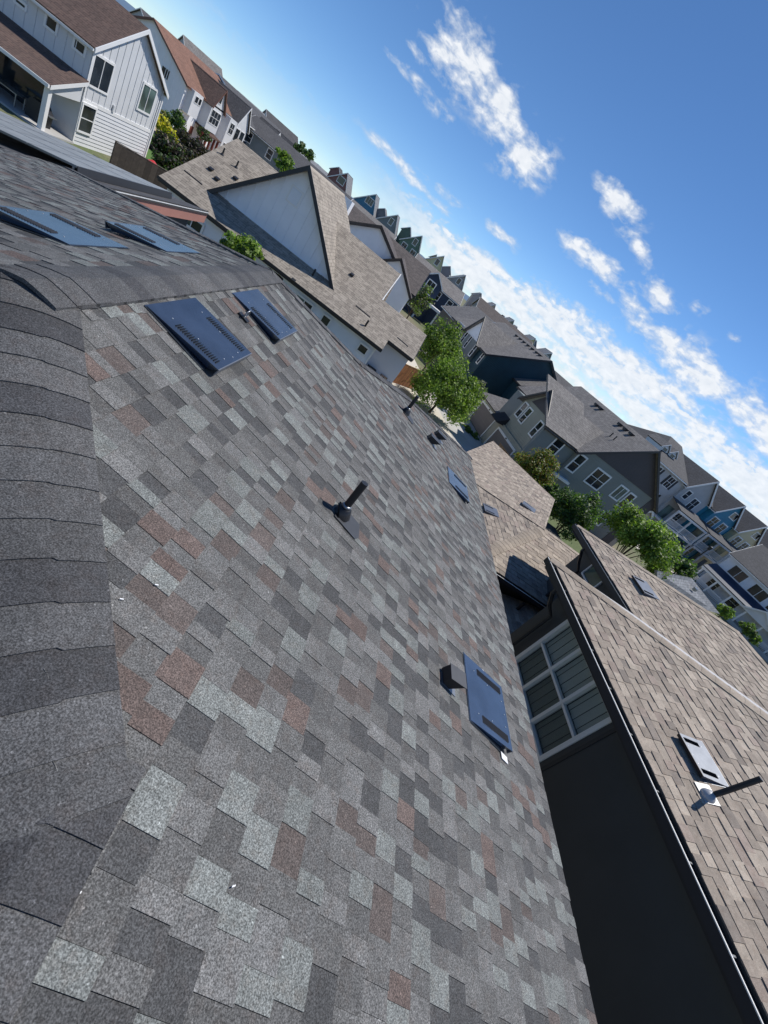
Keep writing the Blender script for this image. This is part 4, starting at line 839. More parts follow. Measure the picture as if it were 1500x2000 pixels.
# ------------------------------------------------------------------ white terrace with red-brown roof, far left
wr = thing('white_terrace_house', 'white terrace house with red-brown roof, bay windows and red porch posts', 'house', (-43, 82, 0))
XW = -38.0; sk = XW/-30.0; wl = Wall((-49.2, 73.7), 90)
gable_block(wr, wl, 11.2, 18.3, 6.1, 9.25, 'cool_white', 'roof_red_brown', 'copper', over=.35)
battens(wr, wl, [.6+.9*k for k in range(12)], 1, lambda u: 6.1+3.15*(1-abs(u-5.6)/5.6)-.15, 'cool_white', wd=.06)
pwin(wr, wl, (318, 128), (327, 157), cols=2, rows=1, tw=.08)
wx = Wall((XW, 73.7), 0)
mb = MB(); wbox(mb, wx, .6, 3.2, 3.2, 6.0, 0, .9); mb.build('bay', 'white', wr)
window(wr, wx, 1.2, 2.0, 4.9, 5.6, cols=1, rows=1, out=.9, tw=.06); window(wr, wx, 2.2, 2.9, 4.9, 5.6, cols=1, rows=1, out=.9, tw=.06)
window(wr, wx, .9, 1.9, 1.0, 2.6, cols=1, rows=2, tw=.08)
mb = MB(); wbox(mb, wx, 5.2, 8.9, 2.9, 6.1, 0, 1.3); mb.build('bay', 'white', wr)
gable_block(wr, Wall((XW+1.3, 73.7+5.2), 0), 3.7, 6, 6.1, 8.5, 'white', 'roof_brown', 'copper', over=.3, base=5.9, gutter=False)
window(wr, wx, 6.5, 7.2, 6.6, 7.5, cols=1, rows=1, out=1.3, tw=.07)
window(wr, wx, 5.6, 8.5, 3.9, 5.5, cols=3, rows=2, out=1.3, tw=.08)
mb = MB(); mb.hexa([wx.pt(5.0, 2.7, 0), wx.pt(9.1, 2.7, 0), wx.pt(9.1, 2.95, 0), wx.pt(5.0, 2.95, 0), wx.pt(5.0, 2.45, 2.4), wx.pt(9.1, 2.45, 2.4), wx.pt(9.1, 2.6, 2.4), wx.pt(5.0, 2.6, 2.4)]); mb.build('porch_roof', 'roof_red_brown', wr)
for u in (3.6, 5.2, 6.4, 7.7, 8.9): mb = MB(); wbox(mb, wx, u-.12, u+.12, 0, 2.5, 1.9, 2.15); mb.build('post', 'wood_redwood', wr)
mb = MB(); wbox(mb, wx, 4.2, 5.1, 0, 2.1, .01, .05); mb.build('door', 'wood_redwood', wr)
mb = MB(); wbox(mb, wx, 11.5, 14.2, 0, 6.0, 0, 1.4); mb.build('bay', 'white', wr)
window(wr, wx, 12.1, 13.6, 4.1, 5.5, cols=2, rows=2, out=1.4, tw=.08); window(wr, wx, 12.1, 13.6, 1.0, 2.6, cols=2, rows=2, out=1.4, tw=.08)
wr2 = thing('white_gabled_house', 'white gabled house with dark roof next to the navy house', 'house', (-42, 91, 0))
gable_block(wr2, Wall((XW+1.0, 88.6), 0), 4.6, 12, 6.1, 8.9, 'white', 'roof_dark', 'trim_white', over=.3)
w2 = Wall((XW+1.0, 88.6), 0)
for u in (.5, 2.5): window(wr2, w2, u, u+1.6, 3.6, 5.3, cols=1, rows=1, tw=.1)
side_block(wr2, Wall((XW, 86.2), 0), 8.2, 12, 6.1, 8.7, 'cool_white', 'roof_dark', 'trim_white')
nv = thing('navy_terrace_house', 'long navy blue house with white window trim and dark roof, left of the big gable', 'house', (-44, 110, 0))
side_block(nv, Wall((XW, 94.6), 0), 32, 13, 6.9, 9.6, 'sid_navy', 'roof_dark', 'trim_white')
gable_block(nv, Wall((XW+1.2, 99), 0), 6.2, 6, 6.2, 8.3, 'sid_navy', 'roof_dark', 'trim_white', over=.3)
wn = Wall((XW, 94.6), 0)
window(nv, wn, .8, 2.4, 4.4, 6.0, cols=1, rows=1, tw=.12)
window(nv, wn, 5.3, 8.6, 3.4, 5.4, cols=2, rows=2, out=1.2, tw=.12)
for u in (12.5, 15.2, 18.0): window(nv, wn, u, u+1.8, 3.4, 5.4, cols=1, rows=2, tw=.12)
gable_block(nv, Wall((XW+1.4, 119), 0), 4.5, 6, 6.6, 9.2, 'sid_navy', 'roof_dark', 'trim_white', over=.3)
mb = MB(); wbox(mb, wn, 11.5, 24, 2.9, 3.1, 0, 2.0); mb.build('balcony', 'trim_white', nv)
for k in range(14): mb = MB(); wbox(mb, wn, 11.6+k*.9, 11.68+k*.9, 3.1, 4.0, 1.9, 1.98); mb.build('baluster', 'trim_white', nv)
gable_block(nv, Wall((XW+.4, 107.5), 0), 2.2, 4, 7.9, 9.0, 'trim_white', 'roof_dark', 'trim_white', over=.2, base=7.0, gutter=False)

# ------------------------------------------------------------------ far roofs on the left skyline
for k, (p0, p1_, D, ev, pkz, mt, lb) in enumerate((((375, 83), (446, 146), 165, 8.4, 11.8, 'roof_grey', 'large grey pitched roof standing highest behind the white terrace'),
        ((533, 226), (592, 278), 165, 8.2, 11.6, 'roof_dark', 'dark pitched roof on the skyline above the navy house'), ((484, 196), (531, 236), 150, 8.6, 10.2, 'roof_blue_grey', 'low pale parapet roof on the skyline between two dark roofs'),
        ((300, 30), (372, 96), 140, 7.6, 9.8, 'roof_dark', 'dark tall roof behind the red-brown terrace roof'), ((595, 290), (655, 342), 170, 7.9, 9.6, 'roof_blue_grey', 'pale blue-grey roof left of the red gable'),
        ((446, 160), (486, 200), 155, 7.8, 9.9, 'roof_grey', 'grey far roof with solar panels left of the pale parapet'))):
    a, b = ray(*p0), ray(*p1_); A = CAMPOS + a*(D/math.hypot(a.x, a.y)); B = CAMPOS + b*(D*1.02/math.hypot(b.x, b.y))
    az_ = math.degrees(math.atan2(B.x-A.x, B.y-A.y)); o = thing('distant_house', lb, 'house', ((A.x+B.x)/2, (A.y+B.y)/2, 0), 'far roofs on the left skyline')
    side_block(o, Wall((A.x, A.y), az_), math.hypot(B.x-A.x, B.y-A.y), 12, ev, pkz, 'sid_lightgrey', mt, 'trim_white')
    wq = Wall((A.x, A.y), az_)
    for q in range(4): window(o, wq, 1.5+q*3.2, 3.0+q*3.2, ev-2.2, ev-.7, cols=1, rows=1, tw=.12)

# ------------------------------------------------------------------ tall narrow coloured houses on the skyline
FAR = [(-31.7, 'sid_far_red', 'dark red', 12.75, 1, .9), (-22.6, 'sid_far_blue', 'steel blue', 13.5, 3, 1.0), (-14.4, 'sid_far_slate', 'slate grey-green', 13.1, 1, .5), (-5.7, 'sid_far_green', 'forest green', 13.2, 1, .5),
       (2.8, 'sid_far_yellow', 'pale yellow', 13.0, 1, .5), (11.4, 'sid_far_grey', 'mid grey', 12.95, 1, .5), (24.0, 'sid_far_pink', 'pinkish beige', 12.3, 1, .6), (32.0, 'sid_sage', 'pale sage', 12.4, 1, .6), (40.6, 'sid_far_yellow', 'cream yellow', 12.4, 1, .6), (48.4, 'sid_far_slate', 'grey-blue', 12.5, 1, .6)]
for k, (xc, mt, nm, pz, nc, wd) in enumerate(FAR):
    o = thing('skyline_house', 'tall narrow %s gabled house in the skyline row' % nm, 'house', (xc, 154, 0), 'coloured gables along the skyline')
    y0_ = 150 + (0, 1.5, -1, .6, -.8, 1)[k % 6]; wq = Wall((xc-4.6, y0_), 90); gable_block(o, wq, 6.6, 9, pz-4.2, pz, mt, 'roof_blue_grey', 'trim_white', over=.35, rake=.3, pk=.7)
    vr_ = ((-1.9, .1, 3.2), (1.2, -.6, 2.4), (-2.6, -.5, 3.6))[k % 3]; gable_block(o, Wall((xc-4.6+vr_[0], 158), 90), vr_[2], 5, pz-1.8+vr_[1], pz-.2+vr_[1], mt, ('roof_dark', 'roof_umber', 'roof_grey')[k % 3], 'trim_white', over=.3, rake=.2, pk=.6)
    window(o, wq, 3.9-wd*1.1, 3.9+wd*1.1, pz-3.3, pz-1.7, cols=nc, rows=1, tw=.16)
    if k in (3, 5): window(o, wq, 1.0, 2.5, pz-6.4, pz-4.4, cols=2, rows=2, tw=.16); window(o, wq, 4.2, 5.7, pz-6.4, pz-4.4, cols=2, rows=2, tw=.16)
def row_house(name, lb, x0, x1, y, ev, pz, wallm, roofm, depth=11, trim='trim_white', group=None, nwin=3):
    o = thing(name, lb, 'house', ((x0+x1)/2, y+4, 0), group); wq = Wall((x0, y), 90); side_block(o, wq, x1-x0, depth, ev, pz, wallm, roofm, trim)
    for q in range(nwin):
        c = (q+.5)*(x1-x0)/nwin; window(o, wq, c-.5, c+.5, ev-2.0, ev-.6, cols=1, rows=2, tw=.13)
    return o, wq
row_house('grey_roof_house', 'dark house with long plain grey roof left of the navy gable house', -17.5, -8.0, 93, 6.6, 8.5, 'sid_navy', 'roof_grey', nwin=3, group='middle row houses')
row_house('grey_roof_house', 'grey roofed house showing only its roof below the red gable', -40, -19, 97, 6.5, 8.5, 'sid_far_slate', 'roof_dark', nwin=5, group='middle row houses')
nh, wq = row_house('navy_gable_house', 'navy blue house with white-framed windows and porch left of the brown house', -2.2, 9.0, 92, 6.7, 8.7, 'sid_navy', 'roof_grey', nwin=4)
gable_block(nh, Wall((.6, 90.4), 90), 4.1, 5, 6.9, 8.5, 'sid_navy', 'roof_grey', 'trim_white', over=.35, gutter=False)
w9 = Wall((.6, 90.4), 90); window(nh, w9, 1.3, 2.8, 4.7, 6.7, cols=2, rows=2, tw=.16)
mb = MB(); mb.box(-.4, 6.8, 87.6, 90.2, 3.3, 3.7); mb.build('porch_roof', 'trim_white', nh)
for x in (-.3, 3.0, 6.6): mb = MB(); mb.box(x-.15, x+.15, 87.7, 88, 0, 3.3); mb.build('post', 'trim_white', nh)
window(nh, w9, .6, 3.0, 1.1, 2.7, cols=2, rows=2, tw=.16)
row_house('beige_far_house', 'beige house with small dormers half hidden behind the brown house', 16, 34, 120, 8.3, 10.6, 'sid_beige', 'roof_umber', nwin=5)

# ------------------------------------------------------------------ brown, slate and dark teal house in the middle
tb = thing('dark_teal_house', 'house with big dark teal gable wall, slate and brown side and grey roof', 'house', (14, 58, 0))
TA = 76.7; w0 = Wall((11.1, 51.8), TA); AW = azd(TA-90)
gable_block(tb, w0, 13.4, 16, 5.5, 9.1, 'sid_teal_dark', 'roof_grey', 'trim_dark', over=.35)
gable_block(tb, w0.shifted(4.8, 2.2), 9.2, 3, 5.3, 7.9, 'sid_teal_dark', 'roof_grey', 'trim_dark', over=.3, rake=.2)
window(tb, w0.shifted(4.8, 2.2), 1.0, 1.75, 4.2, 5.1, cols=1, rows=2, tw=.1)
Pl = Vector((11.1, 51.8, 0)) + AW*16; wl_ = Wall((Pl.x, Pl.y), TA+90)
mb = MB(); wbox(mb, wl_, 7.6, 13.2, 0, 5.5, 0, .5); mb.build('wall', 'sid_teal_grey', tb)
mb = MB(); wbox(mb, wl_, 0, 7.55, 0, 5.45, 0, .03); mb.build('wall', 'sid_brown', tb)
gable_block(tb, wl_.shifted(7.6, .5), 5.9, 8, 5.5, 8.1, 'cool_white', 'roof_grey', 'trim_dark', over=.35, base=5.45, gutter=False)
for a, b, c_, ou in (((898.8, 630.5), (895.8, 654), 1, .04), ((912.7, 648.8), (901.7, 668.6), 1, .5), ((920.8, 656.9), (907.6, 678.9), 1, .5), ((931, 672.3), (917.8, 695), 1, .5), ((945.7, 688.4), (933.2, 709.7), 1, 0)):
    pwin(tb, wl_, a, b, cols=c_, rows=2, tw=.13, out=ou)
side_block(tb, Wall(tuple((Pl+AW*9 + azd(TA)*.6))[:2], TA+90), 9, 9, 5.4, 8.3, 'sid_brown', 'roof_grey', 'trim_white')
for px, py in ((1034, 674), (1041, 682), (1000, 629), (1008, 637), (1052, 694), (1060, 700), (986, 615)):
    Np = None
# roof hoods along the ridge
sl_ = (9.1-5.5)/6.7; rid = w0.pt(6.7, 9.1); 
for d in (1.2, 2.2, 3.6, 5.0, 6.4, 7.8, 9.2):
    b = w0.pt(5.9, 9.15-.8*sl_, -d); mb = MB(); mb.obox(b, w0.U, -w0.N, Z, -.2, .25, -.2, .2, -.05, .16); mb.build('exhaust_hood', 'metal_black', tb)
ln = thing('lean_to_garage', 'small low garage with beige wall below the slate gable', 'garage', tuple(wl_.pt(9, 0, 2.5)))
mb = MB(); wbox(mb, wl_, 7.0, 11.5, 0, 2.6, .55, 3.6); mb.build('wall', 'sid_brown', ln)
mb = MB(); mb.hexa([wl_.pt(6.8, 3.2, .5), wl_.pt(11.7, 3.2, .5), wl_.pt(11.7, 3.3, .5), wl_.pt(6.8, 3.3, .5), wl_.pt(6.8, 2.55, 3.9), wl_.pt(11.7, 2.55, 3.9), wl_.pt(11.7, 2.65, 3.9), wl_.pt(6.8, 2.65, 3.9)]); mb.build('roof', 'roof_dark', ln)
mb = MB(); wbox(mb, wl_, 8.0, 10.6, 0, 2.1, 3.6, 3.64); mb.build('garage_door', 'cream', ln)
sm = thing('solar_topped_house', 'small brown house with dark solar roof right of the teal gable', 'house', (31, 80, 0))
d_ = ray(1118, 735); Q = CAMPOS + d_*(84/math.hypot(d_.x, d_.y)); side_block(sm, Wall((Q.x-4, Q.y-1), TA), 9.5, 8, 6.6, 8.7, 'sid_brown', 'roof_dark', 'trim_white')
window(sm, Wall((Q.x-4, Q.y-1), TA), 3, 4.2, 4.6, 5.9, cols=1, rows=2, tw=.13)

# ------------------------------------------------------------------ grey-green house with the garages
gg = thing('grey_green_house', 'grey-green two-storey house with umber gables, white window trim and taupe garage doors', 'house', (20, 40, 0))
wG = Wall((12.2, 44.26), GGA); w2_ = wG.shifted(0, .55)
INW = -wG.N
mb = MB(); wbox(mb, wG, -.9, 5.6, 0, 2.65, -6, 0); mb.build('wall', 'sid_green_tan', gg)
mb = MB(); a_, b_ = wG.pt(-1.5, 2.62, .3), wG.pt(5.6, 2.62, .3); roof_slab(gg, a_, b_, wG.pt(5.6, 4.5, -3.2), wG.pt(1.4, 4.5, -3.2), 'roof_grey', .12)
def garage_door(w, u0, u1, zt, out):
    mb = MB()
    for q in ((u0-.16, u0, 0, zt+.2), (u1, u1+.16, 0, zt+.2), (u0, u1, zt, zt+.2)): wbox(mb, w, *q, out-.02, out+.06)
    t = mb.build('garage_door', 'trim_white', gg)
    for k in range(4): mb = MB(); wbox(mb, w, u0+.002, u1-.002, k*zt/4+.008, (k+1)*zt/4-.004, out-.01, out+.02); mb.build('panel', 'door_taupe', t)
    mb = MB(); wbox(mb, w, (u0+u1)/2-.12, (u0+u1)/2+.12, zt+.04, zt+.16, out+.06, out+.075); mb.build('number_plate', 'metal_black', t)
garage_door(wG, .15, 4.15, 2.1, 0); garage_door(w2_, 6.45, 10.45, 2.0, 0)
mb = MB(); wbox(mb, w2_, 5.6, 11.3, 0, 2.62, -6.5, 0); mb.build('wall', 'sid_green_tan', gg)
gable_block(gg, w2_.shifted(6.2, -.15), 5.1, 7, 5.35, 7.3, 'sid_green_tan', 'roof_grey', 'trim_dark', over=.4, base=2.5, gutter=False, pk=.52)
wu = w2_.shifted(0, -.15)
mb = MB(); P5 = [wu.pt(7.2, 5.6, .012), wu.pt(10.6, 5.6, .012), wu.pt(8.85, 7.15, .012)]; mb.prism(P5, wu.N*.02, (wu.U, Z)); mb.build('gable_panel', 'sid_umber', gg, useuv=True)
for a, b in (((1026.7, 786.7), (1011.3, 814.7)), ((1034.7, 797.3), (1018.7, 826.7)), ((1056, 823.3), (1039.3, 853.3))): pwin(gg, wu, a, b, cols=1, rows=2, tw=.11)
mb = MB(); mb.hexa([wu.pt(5.0, 2.5, .0), wu.pt(6.6, 2.5, 0), wu.pt(6.6, 3.3, 0), wu.pt(5.0, 3.3, 0), wu.pt(5.0, 2.4, .9), wu.pt(6.6, 2.4, .9), wu.pt(6.6, 2.5, .9), wu.pt(5.0, 2.5, .9)]); mb.build('canopy', 'roof_dark', gg)
wM = Wall((14.3, 33.06), 76.3)
mb = MB(); wbox(mb, wM, .7, 4.2, 0, 5.35, -8, 0); wbox(mb, wM, 0, .7, 0, 5.35, -.3, 0); mb.build('wall', 'sid_teal_grey', gg)
roof_slab(gg, wM.pt(-.4, 5.25, .35), wM.pt(4.4, 5.25, .35), wM.pt(4.4, 8.0, -4.3), wM.pt(-.4, 8.0, -4.3), 'roof_grey', .14)
pwin(gg, wM, (1090.4, 855), (1080, 888.6), cols=1, rows=2, tw=.13)
wF = wM.shifted(3.9, .35)
gable_block(gg, wF, 11.0, 13, 5.4, 9.0, 'sid_greygreen', 'roof_grey', 'trim_dark', over=.4)
mb = MB(); pz_ = lambda u: 5.4+3.6*(1-abs(u-5.5)/5.5); mb.prism([wF.pt(.7, 5.8, .005), wF.pt(10.3, 5.8, .005), wF.pt(5.5, 8.9, .005)], wF.N*.03, (wF.U, Z), wF.pt(0, 0)); mb.build('gable_panel', 'sid_umber', gg, useuv=True)
mb = MB(); mb.prism([wF.pt(9.9, 0, .004), wF.pt(11.0, 0, .004), wF.pt(11.0, 5.4, .004), wF.pt(10.5, 5.79, .004), wF.pt(9.9, 5.79, .004)], wF.N*.028, (wF.U, Z), wF.pt(0, 0)); mb.build('wall_panel', 'sid_umber', gg, useuv=True)
g2_ = lambda a, b: (1080+a/4.327, 780+b/4.327); g3_ = lambda a, b: (1060+a/3.967, 880+b/3.967)
pwin(gg, wF, g2_(230, 465), g2_(165, 612), cols=1, rows=2, tw=.13); pwin(gg, wF, g2_(380, 585), g2_(370, 760), cols=2, rows=2, tw=.13)
pwin(gg, wF, g2_(575, 730), g2_(540, 850), cols=2, rows=1, tw=.13, glass='glass_green'); pwin(gg, wF, g2_(655, 795), g2_(585, 915), cols=1, rows=2, tw=.13); pwin(gg, wF, g3_(490, 470), g3_(430, 575), cols=1, rows=2, tw=.13)
ub_, zb_ = wF.hit(*g3_(90, 160)); uc_, zc_ = wF.hit(*g3_(190, 230)); mb = MB(); wbox(mb, wF, ub_, uc_, zb_-.2, zb_+.02, 0, .5); mb.build('porch_beam', 'trim_white', gg)
rid = wF.pt(5.5, 9.05)
for d in (2.4, 3.3, 4.2, 7.6, 8.4): b = wF.pt(4.7, 9.1-.8*3.6/5.5, -d); mb = MB(); mb.obox(b, wF.U, -wF.N, Z, -.22, .25, -.2, .2, -.06, .16); mb.build('exhaust_hood', 'metal_black', gg)
for d in (1.6, 2.2): b = wF.pt(3.0, 9.0-2.5*3.6/5.5, -d); mb = MB(); mb.tube([b-Z*.1, b+Z*.45], .05, 6); mb.build('vent_pipe', 'metal_black', gg)
gable_block(gg, Wall(tuple(wF.pt(11.0, 0, -.3))[:2], 76.3), 1.1, 3, 4.6, 5.0, 'sid_beige', 'roof_grey', 'trim_white', over=.15, gutter=False)

# ------------------------------------------------------------------ coloured three-storey row on the right
WR_ = Wall((48.6, 57.0), 77)
ROW = [(-10.6, -3.2, 'sid_lightgrey', 'light grey', None, 'long light grey row house with dormers and dark shutters'), (-3.2, 2.65, 'sid_lightgrey', 'grey', 0.0, 'light grey gabled row house left of the teal one'),
       (5.0, 10.4, 'sid_blue', 'teal', 8.0, 'teal blue gabled row house with white window frames'), (12.4, 17.7, 'sid_yellow', 'yellow', 14.9, 'yellow-beige gabled row house right of the teal one'), (20, 25.5, 'sid_sage', 'sage', 22.8, 'sage green gabled row house at the picture edge')]
for k, (u0, u1, mt, nm, pkc, lb) in enumerate(ROW):
    o = thing('row_house', lb, 'house', tuple(WR_.pt((u0+u1)/2, 0, -4)), 'coloured row houses on the right')
    if pkc is None:
        mb = MB(); wbox(mb, WR_, u0, u1, 0, 8.7, -11.4, -.4); mb.build('wall', mt, o)
        ea, eb, ec, ed = WR_.pt(u0-.3, 8.65, -.05), WR_.pt(u1, 8.65, -.05), WR_.pt(u1, 11.9, -5.9), WR_.pt(u0+4.4, 11.9, -5.9); ef, eg = WR_.pt(u0-.3, 8.65, -11.75), WR_.pt(u1, 8.65, -11.75)
        roof_poly(o, [ea, eb, ec, ed], WR_.U, 'roof_dark'); roof_poly(o, [ea, ed, ef], WR_.N, 'roof_dark'); roof_poly(o, [ef, ed, ec, eg], WR_.U, 'roof_dark')
        mb = MB(); wbox(mb, WR_, u0-.3, u1, 8.45, 8.62, -.05, .06); mb.build('gutter', 'trim_white', o)
        wq = WR_.shifted(0, -.4)
        for px in ((g4a := None),): pass
        for u in (-9.6, -6.2):
            for z in (3.9, 6.6):
                window(o, wq, u, u+1.1, z, z+1.5, cols=2, rows=2, tw=.1)
                for e in (-.55, 1.2): mb = MB(); wbox(mb, wq, u+e, u+e+.42, z-.05, z+1.55, .0, .05); mb.build('shutter', 'metal_black', o)
        for u in [WR_.hit(1270+a/4.139, 850+b/4.139, out=-2.2)[0]-.8 for a, b in ((88, 140), (152, 188))]:
            gable_block(o, WR_.shifted(u, -2.2), 1.6, 3, 10.2, 10.9, 'white', 'roof_grey', 'trim_white', over=.15, base=9, rake=.12, gutter=False)
            window(o, WR_.shifted(u, -2.2), .4, 1.2, 9.4, 10.25, cols=1, rows=2, tw=.1)
    else:
        gable_block(o, WR_.shifted(u0, 0), u1-u0, 11, 8.65, 11.4, mt, 'roof_dark', 'trim_white', over=.35, rake=.3)
        wq = WR_.shifted(u0, 0); c = (u1-u0)/2
        if nm in ('teal', 'yellow'):
            window(o, wq, c-1.8, c-.4, 6.3, 7.8, cols=2, rows=2, tw=.13); window(o, wq, c+.6, c+2.0, 6.3, 7.8, cols=2, rows=2, tw=.13); window(o, wq, c+.2, c+1.6, 9.0, 9.9, cols=2, rows=1, tw=.13)
        else: window(o, wq, c-2.0, c-1.1, 7.0, 8.2, cols=1, rows=2, tw=.12); window(o, wq, c+.1, c+1.5, 6.3, 7.9, cols=2, rows=2, tw=.13)
        # recessed link to the next gable
        mb = MB(); wbox(mb, WR_, u1+.02, u1+2.3, 0, 8.5, -8, -1.0); mb.build('link_wall', mt if nm != 'grey' else 'sid_blue', o)
        roof_slab(o, WR_.pt(u1-.5, 8.5, -.7), WR_.pt(u1+2.9, 8.5, -.7), WR_.pt(u1+2.9, 11.3, -5.5), WR_.pt(u1-.5, 11.3, -5.5), 'roof_dark')
    # two-level front porch
    if u0 > -4 and u0 < 19:
        roof_slab(o, WR_.pt(u0-.2, 5.75, 2.6), WR_.pt(u1+1.6, 5.75, 2.6), WR_.pt(u1+1.6, 6.4, .02), WR_.pt(u0-.2, 6.4, .02), 'roof_dark', .1, 'porch_roof')
        mb = MB(); wbox(mb, WR_, u0-.2, u1+1.6, 5.35, 5.63, 2.3, 2.55); mb.build('porch_beam', 'trim_white', o)
        mb = MB(); wbox(mb, WR_, u0-.2, u1+1.6, 2.85, 3.15, .02, 2.55); mb.build('balcony_floor', 'trim_white', o)
        for u in (u0-.1, (u0+u1)/2+.5, u1+1.45): mb = MB(); wbox(mb, WR_, u-.1, u+.1, 0, 5.35, 2.3, 2.5); mb.build('post', 'trim_white', o)
        for z in (3.3, 4.15): mb = MB(); wbox(mb, WR_, u0-.1, u1+1.5, z, z+.08, 2.38, 2.46); mb.build('rail', 'trim_white', o)
        n_ = int((u1-u0+1.6)/.22)
        bl = MB()
        for q in range(n_): wbox(bl, WR_, u0-.05+q*.22, u0+q*.22, 3.38, 4.15, 2.40, 2.44)
        bl.build('balusters', 'trim_white', o, fix=False, kind='stuff')
        mb = MB(); wbox(mb, WR_, u0+.6, u0+2.2, 3.2, 5.2, .0, .04); mb.build('balcony_door', 'glass_green', o)
        window(o, WR_, u0+3.3, u0+4.5, 3.7, 5.1, cols=2, rows=2, tw=.1); window(o, WR_, u0+2.9, u0+4.5, .9, 2.4, cols=2, rows=2, tw=.1)
        mb = MB(); wbox(mb, WR_, u0+.8, u0+1.8, .05, 2.2, 0, .05); mb.build('door', 'sid_navy', o)
# white porch house at the right edge
wp = thing('white_porch_house', 'white house with long white porch, dark blue porch roof and arched window', 'house', (60, 48, 0))
wP = Wall((53.0, 49.6), 150)
side_block(wp, wP, 24, 11, 5.9, 9.0, 'sid_white', 'roof_dark', 'trim_white')
uw = [1.2, 4.2, 10.2, 13.4, 16.4]
for u in uw: window(wp, wP, u, u+1.9, 3.9, 5.2, cols=2, rows=1, tw=.06)
mb = MB(); mb.prism([wP.pt(7.0+.55+.75*math.cos(t), 4.55+.75*math.sin(t), .01) for t in [math.pi*k/10 for k in range(11)]] + [wP.pt(6.8, 3.9, .01), wP.pt(8.3, 3.9, .01)], wP.N*.03); mb.build('arched_window', 'glass', wp)
roof_slab(wp, wP.pt(-.3, 2.75, 2.9), wP.pt(23, 2.75, 2.9), wP.pt(23, 3.75, .02), wP.pt(-.3, 3.75, .02), 'sid_navy', .1, 'porch_roof')
mb = MB(); wbox(mb, wP, -.3, 23, 2.35, 2.62, 2.5, 2.8); mb.build('porch_beam', 'trim_white', wp)
gable_block(wp, wP.shifted(6.2, 3.0), 3.2, 2.5, 2.75, 3.9, 'white', 'roof_grey', 'trim_white', over=.2, base=2.35, gutter=False)
for k in range(11): mb = MB(); wbox(mb, wP, k*2.2-.1, k*2.2+.1, 0, 2.35, 2.55, 2.75); mb.build('post', 'trim_white', wp)
bl = MB()
for q in range(130):
    if 34 < q < 54: continue
    wbox(bl, wP, q*.17, q*.17+.05, .5, 1.2, 2.6, 2.65)
bl.build('balusters', 'trim_white', wp, fix=False, kind='stuff'); mb = MB(); wbox(mb, wP, 0, 5.9, 1.2, 1.28, 2.58, 2.68); wbox(mb, wP, 9.3, 22, 1.2, 1.28, 2.58, 2.68); mb.build('rail', 'trim_white', wp)
mb = MB(); wbox(mb, wP, 0, 22.5, 0, .45, .02, 2.8); mb.build('porch_floor', 'concrete', wp)
for u in (1.0, 4.0, 10.5, 14.5): window(wp, wP, u, u+1.2, 1.0, 2.3, cols=1, rows=2, tw=.08)
mb = MB(); wbox(mb, wP, 7.2, 8.2, .45, 2.25, 0, .05); mb.build('door', 'white', wp)
# grey-blue roofed garage beyond the tan roofs
bg_ = thing('blue_grey_garage', 'low garage with pale blue-grey shingle roof beyond the tan roof', 'garage', (26, 24, 0))
qa_, qb_, qc_, qd_ = on_z(1283, 1114, 4.3), on_z(1351, 1129, 4.3), on_z(1406, 1199, 2.9), on_z(1285, 1165, 2.9)
roof_poly(bg_, [qd_, qc_, qb_, qa_], (qb_-qa_), 'roof_blue_grey', .12)
mb = MB(); mb.prism([Vector((q.x, q.y, 0)) for q in (qd_, qc_, qb_, qa_)], (0, 0, 2.6)); mb.build('wall', 'sid_lightgrey', bg_)
px_ = (qa_+qb_+qc_)/3; mb = MB(); mb.obox(px_+Z*.1, (qb_-qa_).normalized(), (qc_-qb_).normalized(), Z, -.3, .3, -.3, .3, -.1, .12); mb.build('roof_vent', 'metal_slate', bg_)

# ------------------------------------------------------------------ trees, shrubs, flowers
def leaves(centre, radii, n, leaf, pal, clumps=26, seed=0, flat=.8, low=.15, spread=.27):
    """leaf-sized faces gathered in clumps through the crown's volume; returns arrays"""
    rg = np.random.default_rng(seed); c = np.array(centre, float); rad = np.array(radii, float)
    d = rg.normal(size=(clumps, 3)); d /= np.linalg.norm(d, axis=1)[:, None]; d[:, 2] = np.where(d[:, 2] < -low*3, -d[:, 2]*.5, d[:, 2])
    cc = d*rad*(rg.uniform(.12, .95, (clumps, 1))**.62); w = rg.uniform(.5, 1.3, clumps); w /= w.sum(); ci = rg.choice(clumps, n, p=w)
    cs_ = rad.mean()*spread*rg.uniform(.7, 1.25, clumps); off = rg.normal(size=(n, 3)); off /= np.linalg.norm(off, axis=1)[:, None]
    p = cc[ci] + off*(cs_[ci]*(.15+.95*rg.random(n)**.8+.35*(rg.random(n) < .12)))[:, None]*np.array([1, 1, flat])
    nrm = off*.8 + rg.normal(size=(n, 3))*.55 + np.array([0, 0, .35]); nrm /= np.linalg.norm(nrm, axis=1)[:, None]
    t = np.cross(nrm, rg.normal(size=(n, 3))); t /= np.linalg.norm(t, axis=1)[:, None]; b = np.cross(nrm, t)
    sz = leaf*rg.uniform(.6, 1.4, n)[:, None]; p = p + c
    V = np.stack([p - t*sz, p - b*sz*.55 + nrm*sz*.12, p + t*sz, p + b*sz*.55 + nrm*sz*.12], 1).reshape(-1, 3)
    pal = np.array(pal); cl = pal[(rg.random(n)*len(pal)).astype(int)] * (rg.uniform(.75, 1.25, clumps)[ci]*rg.uniform(.8, 1.2, n))[:, None]
    return V, cl, cc + c
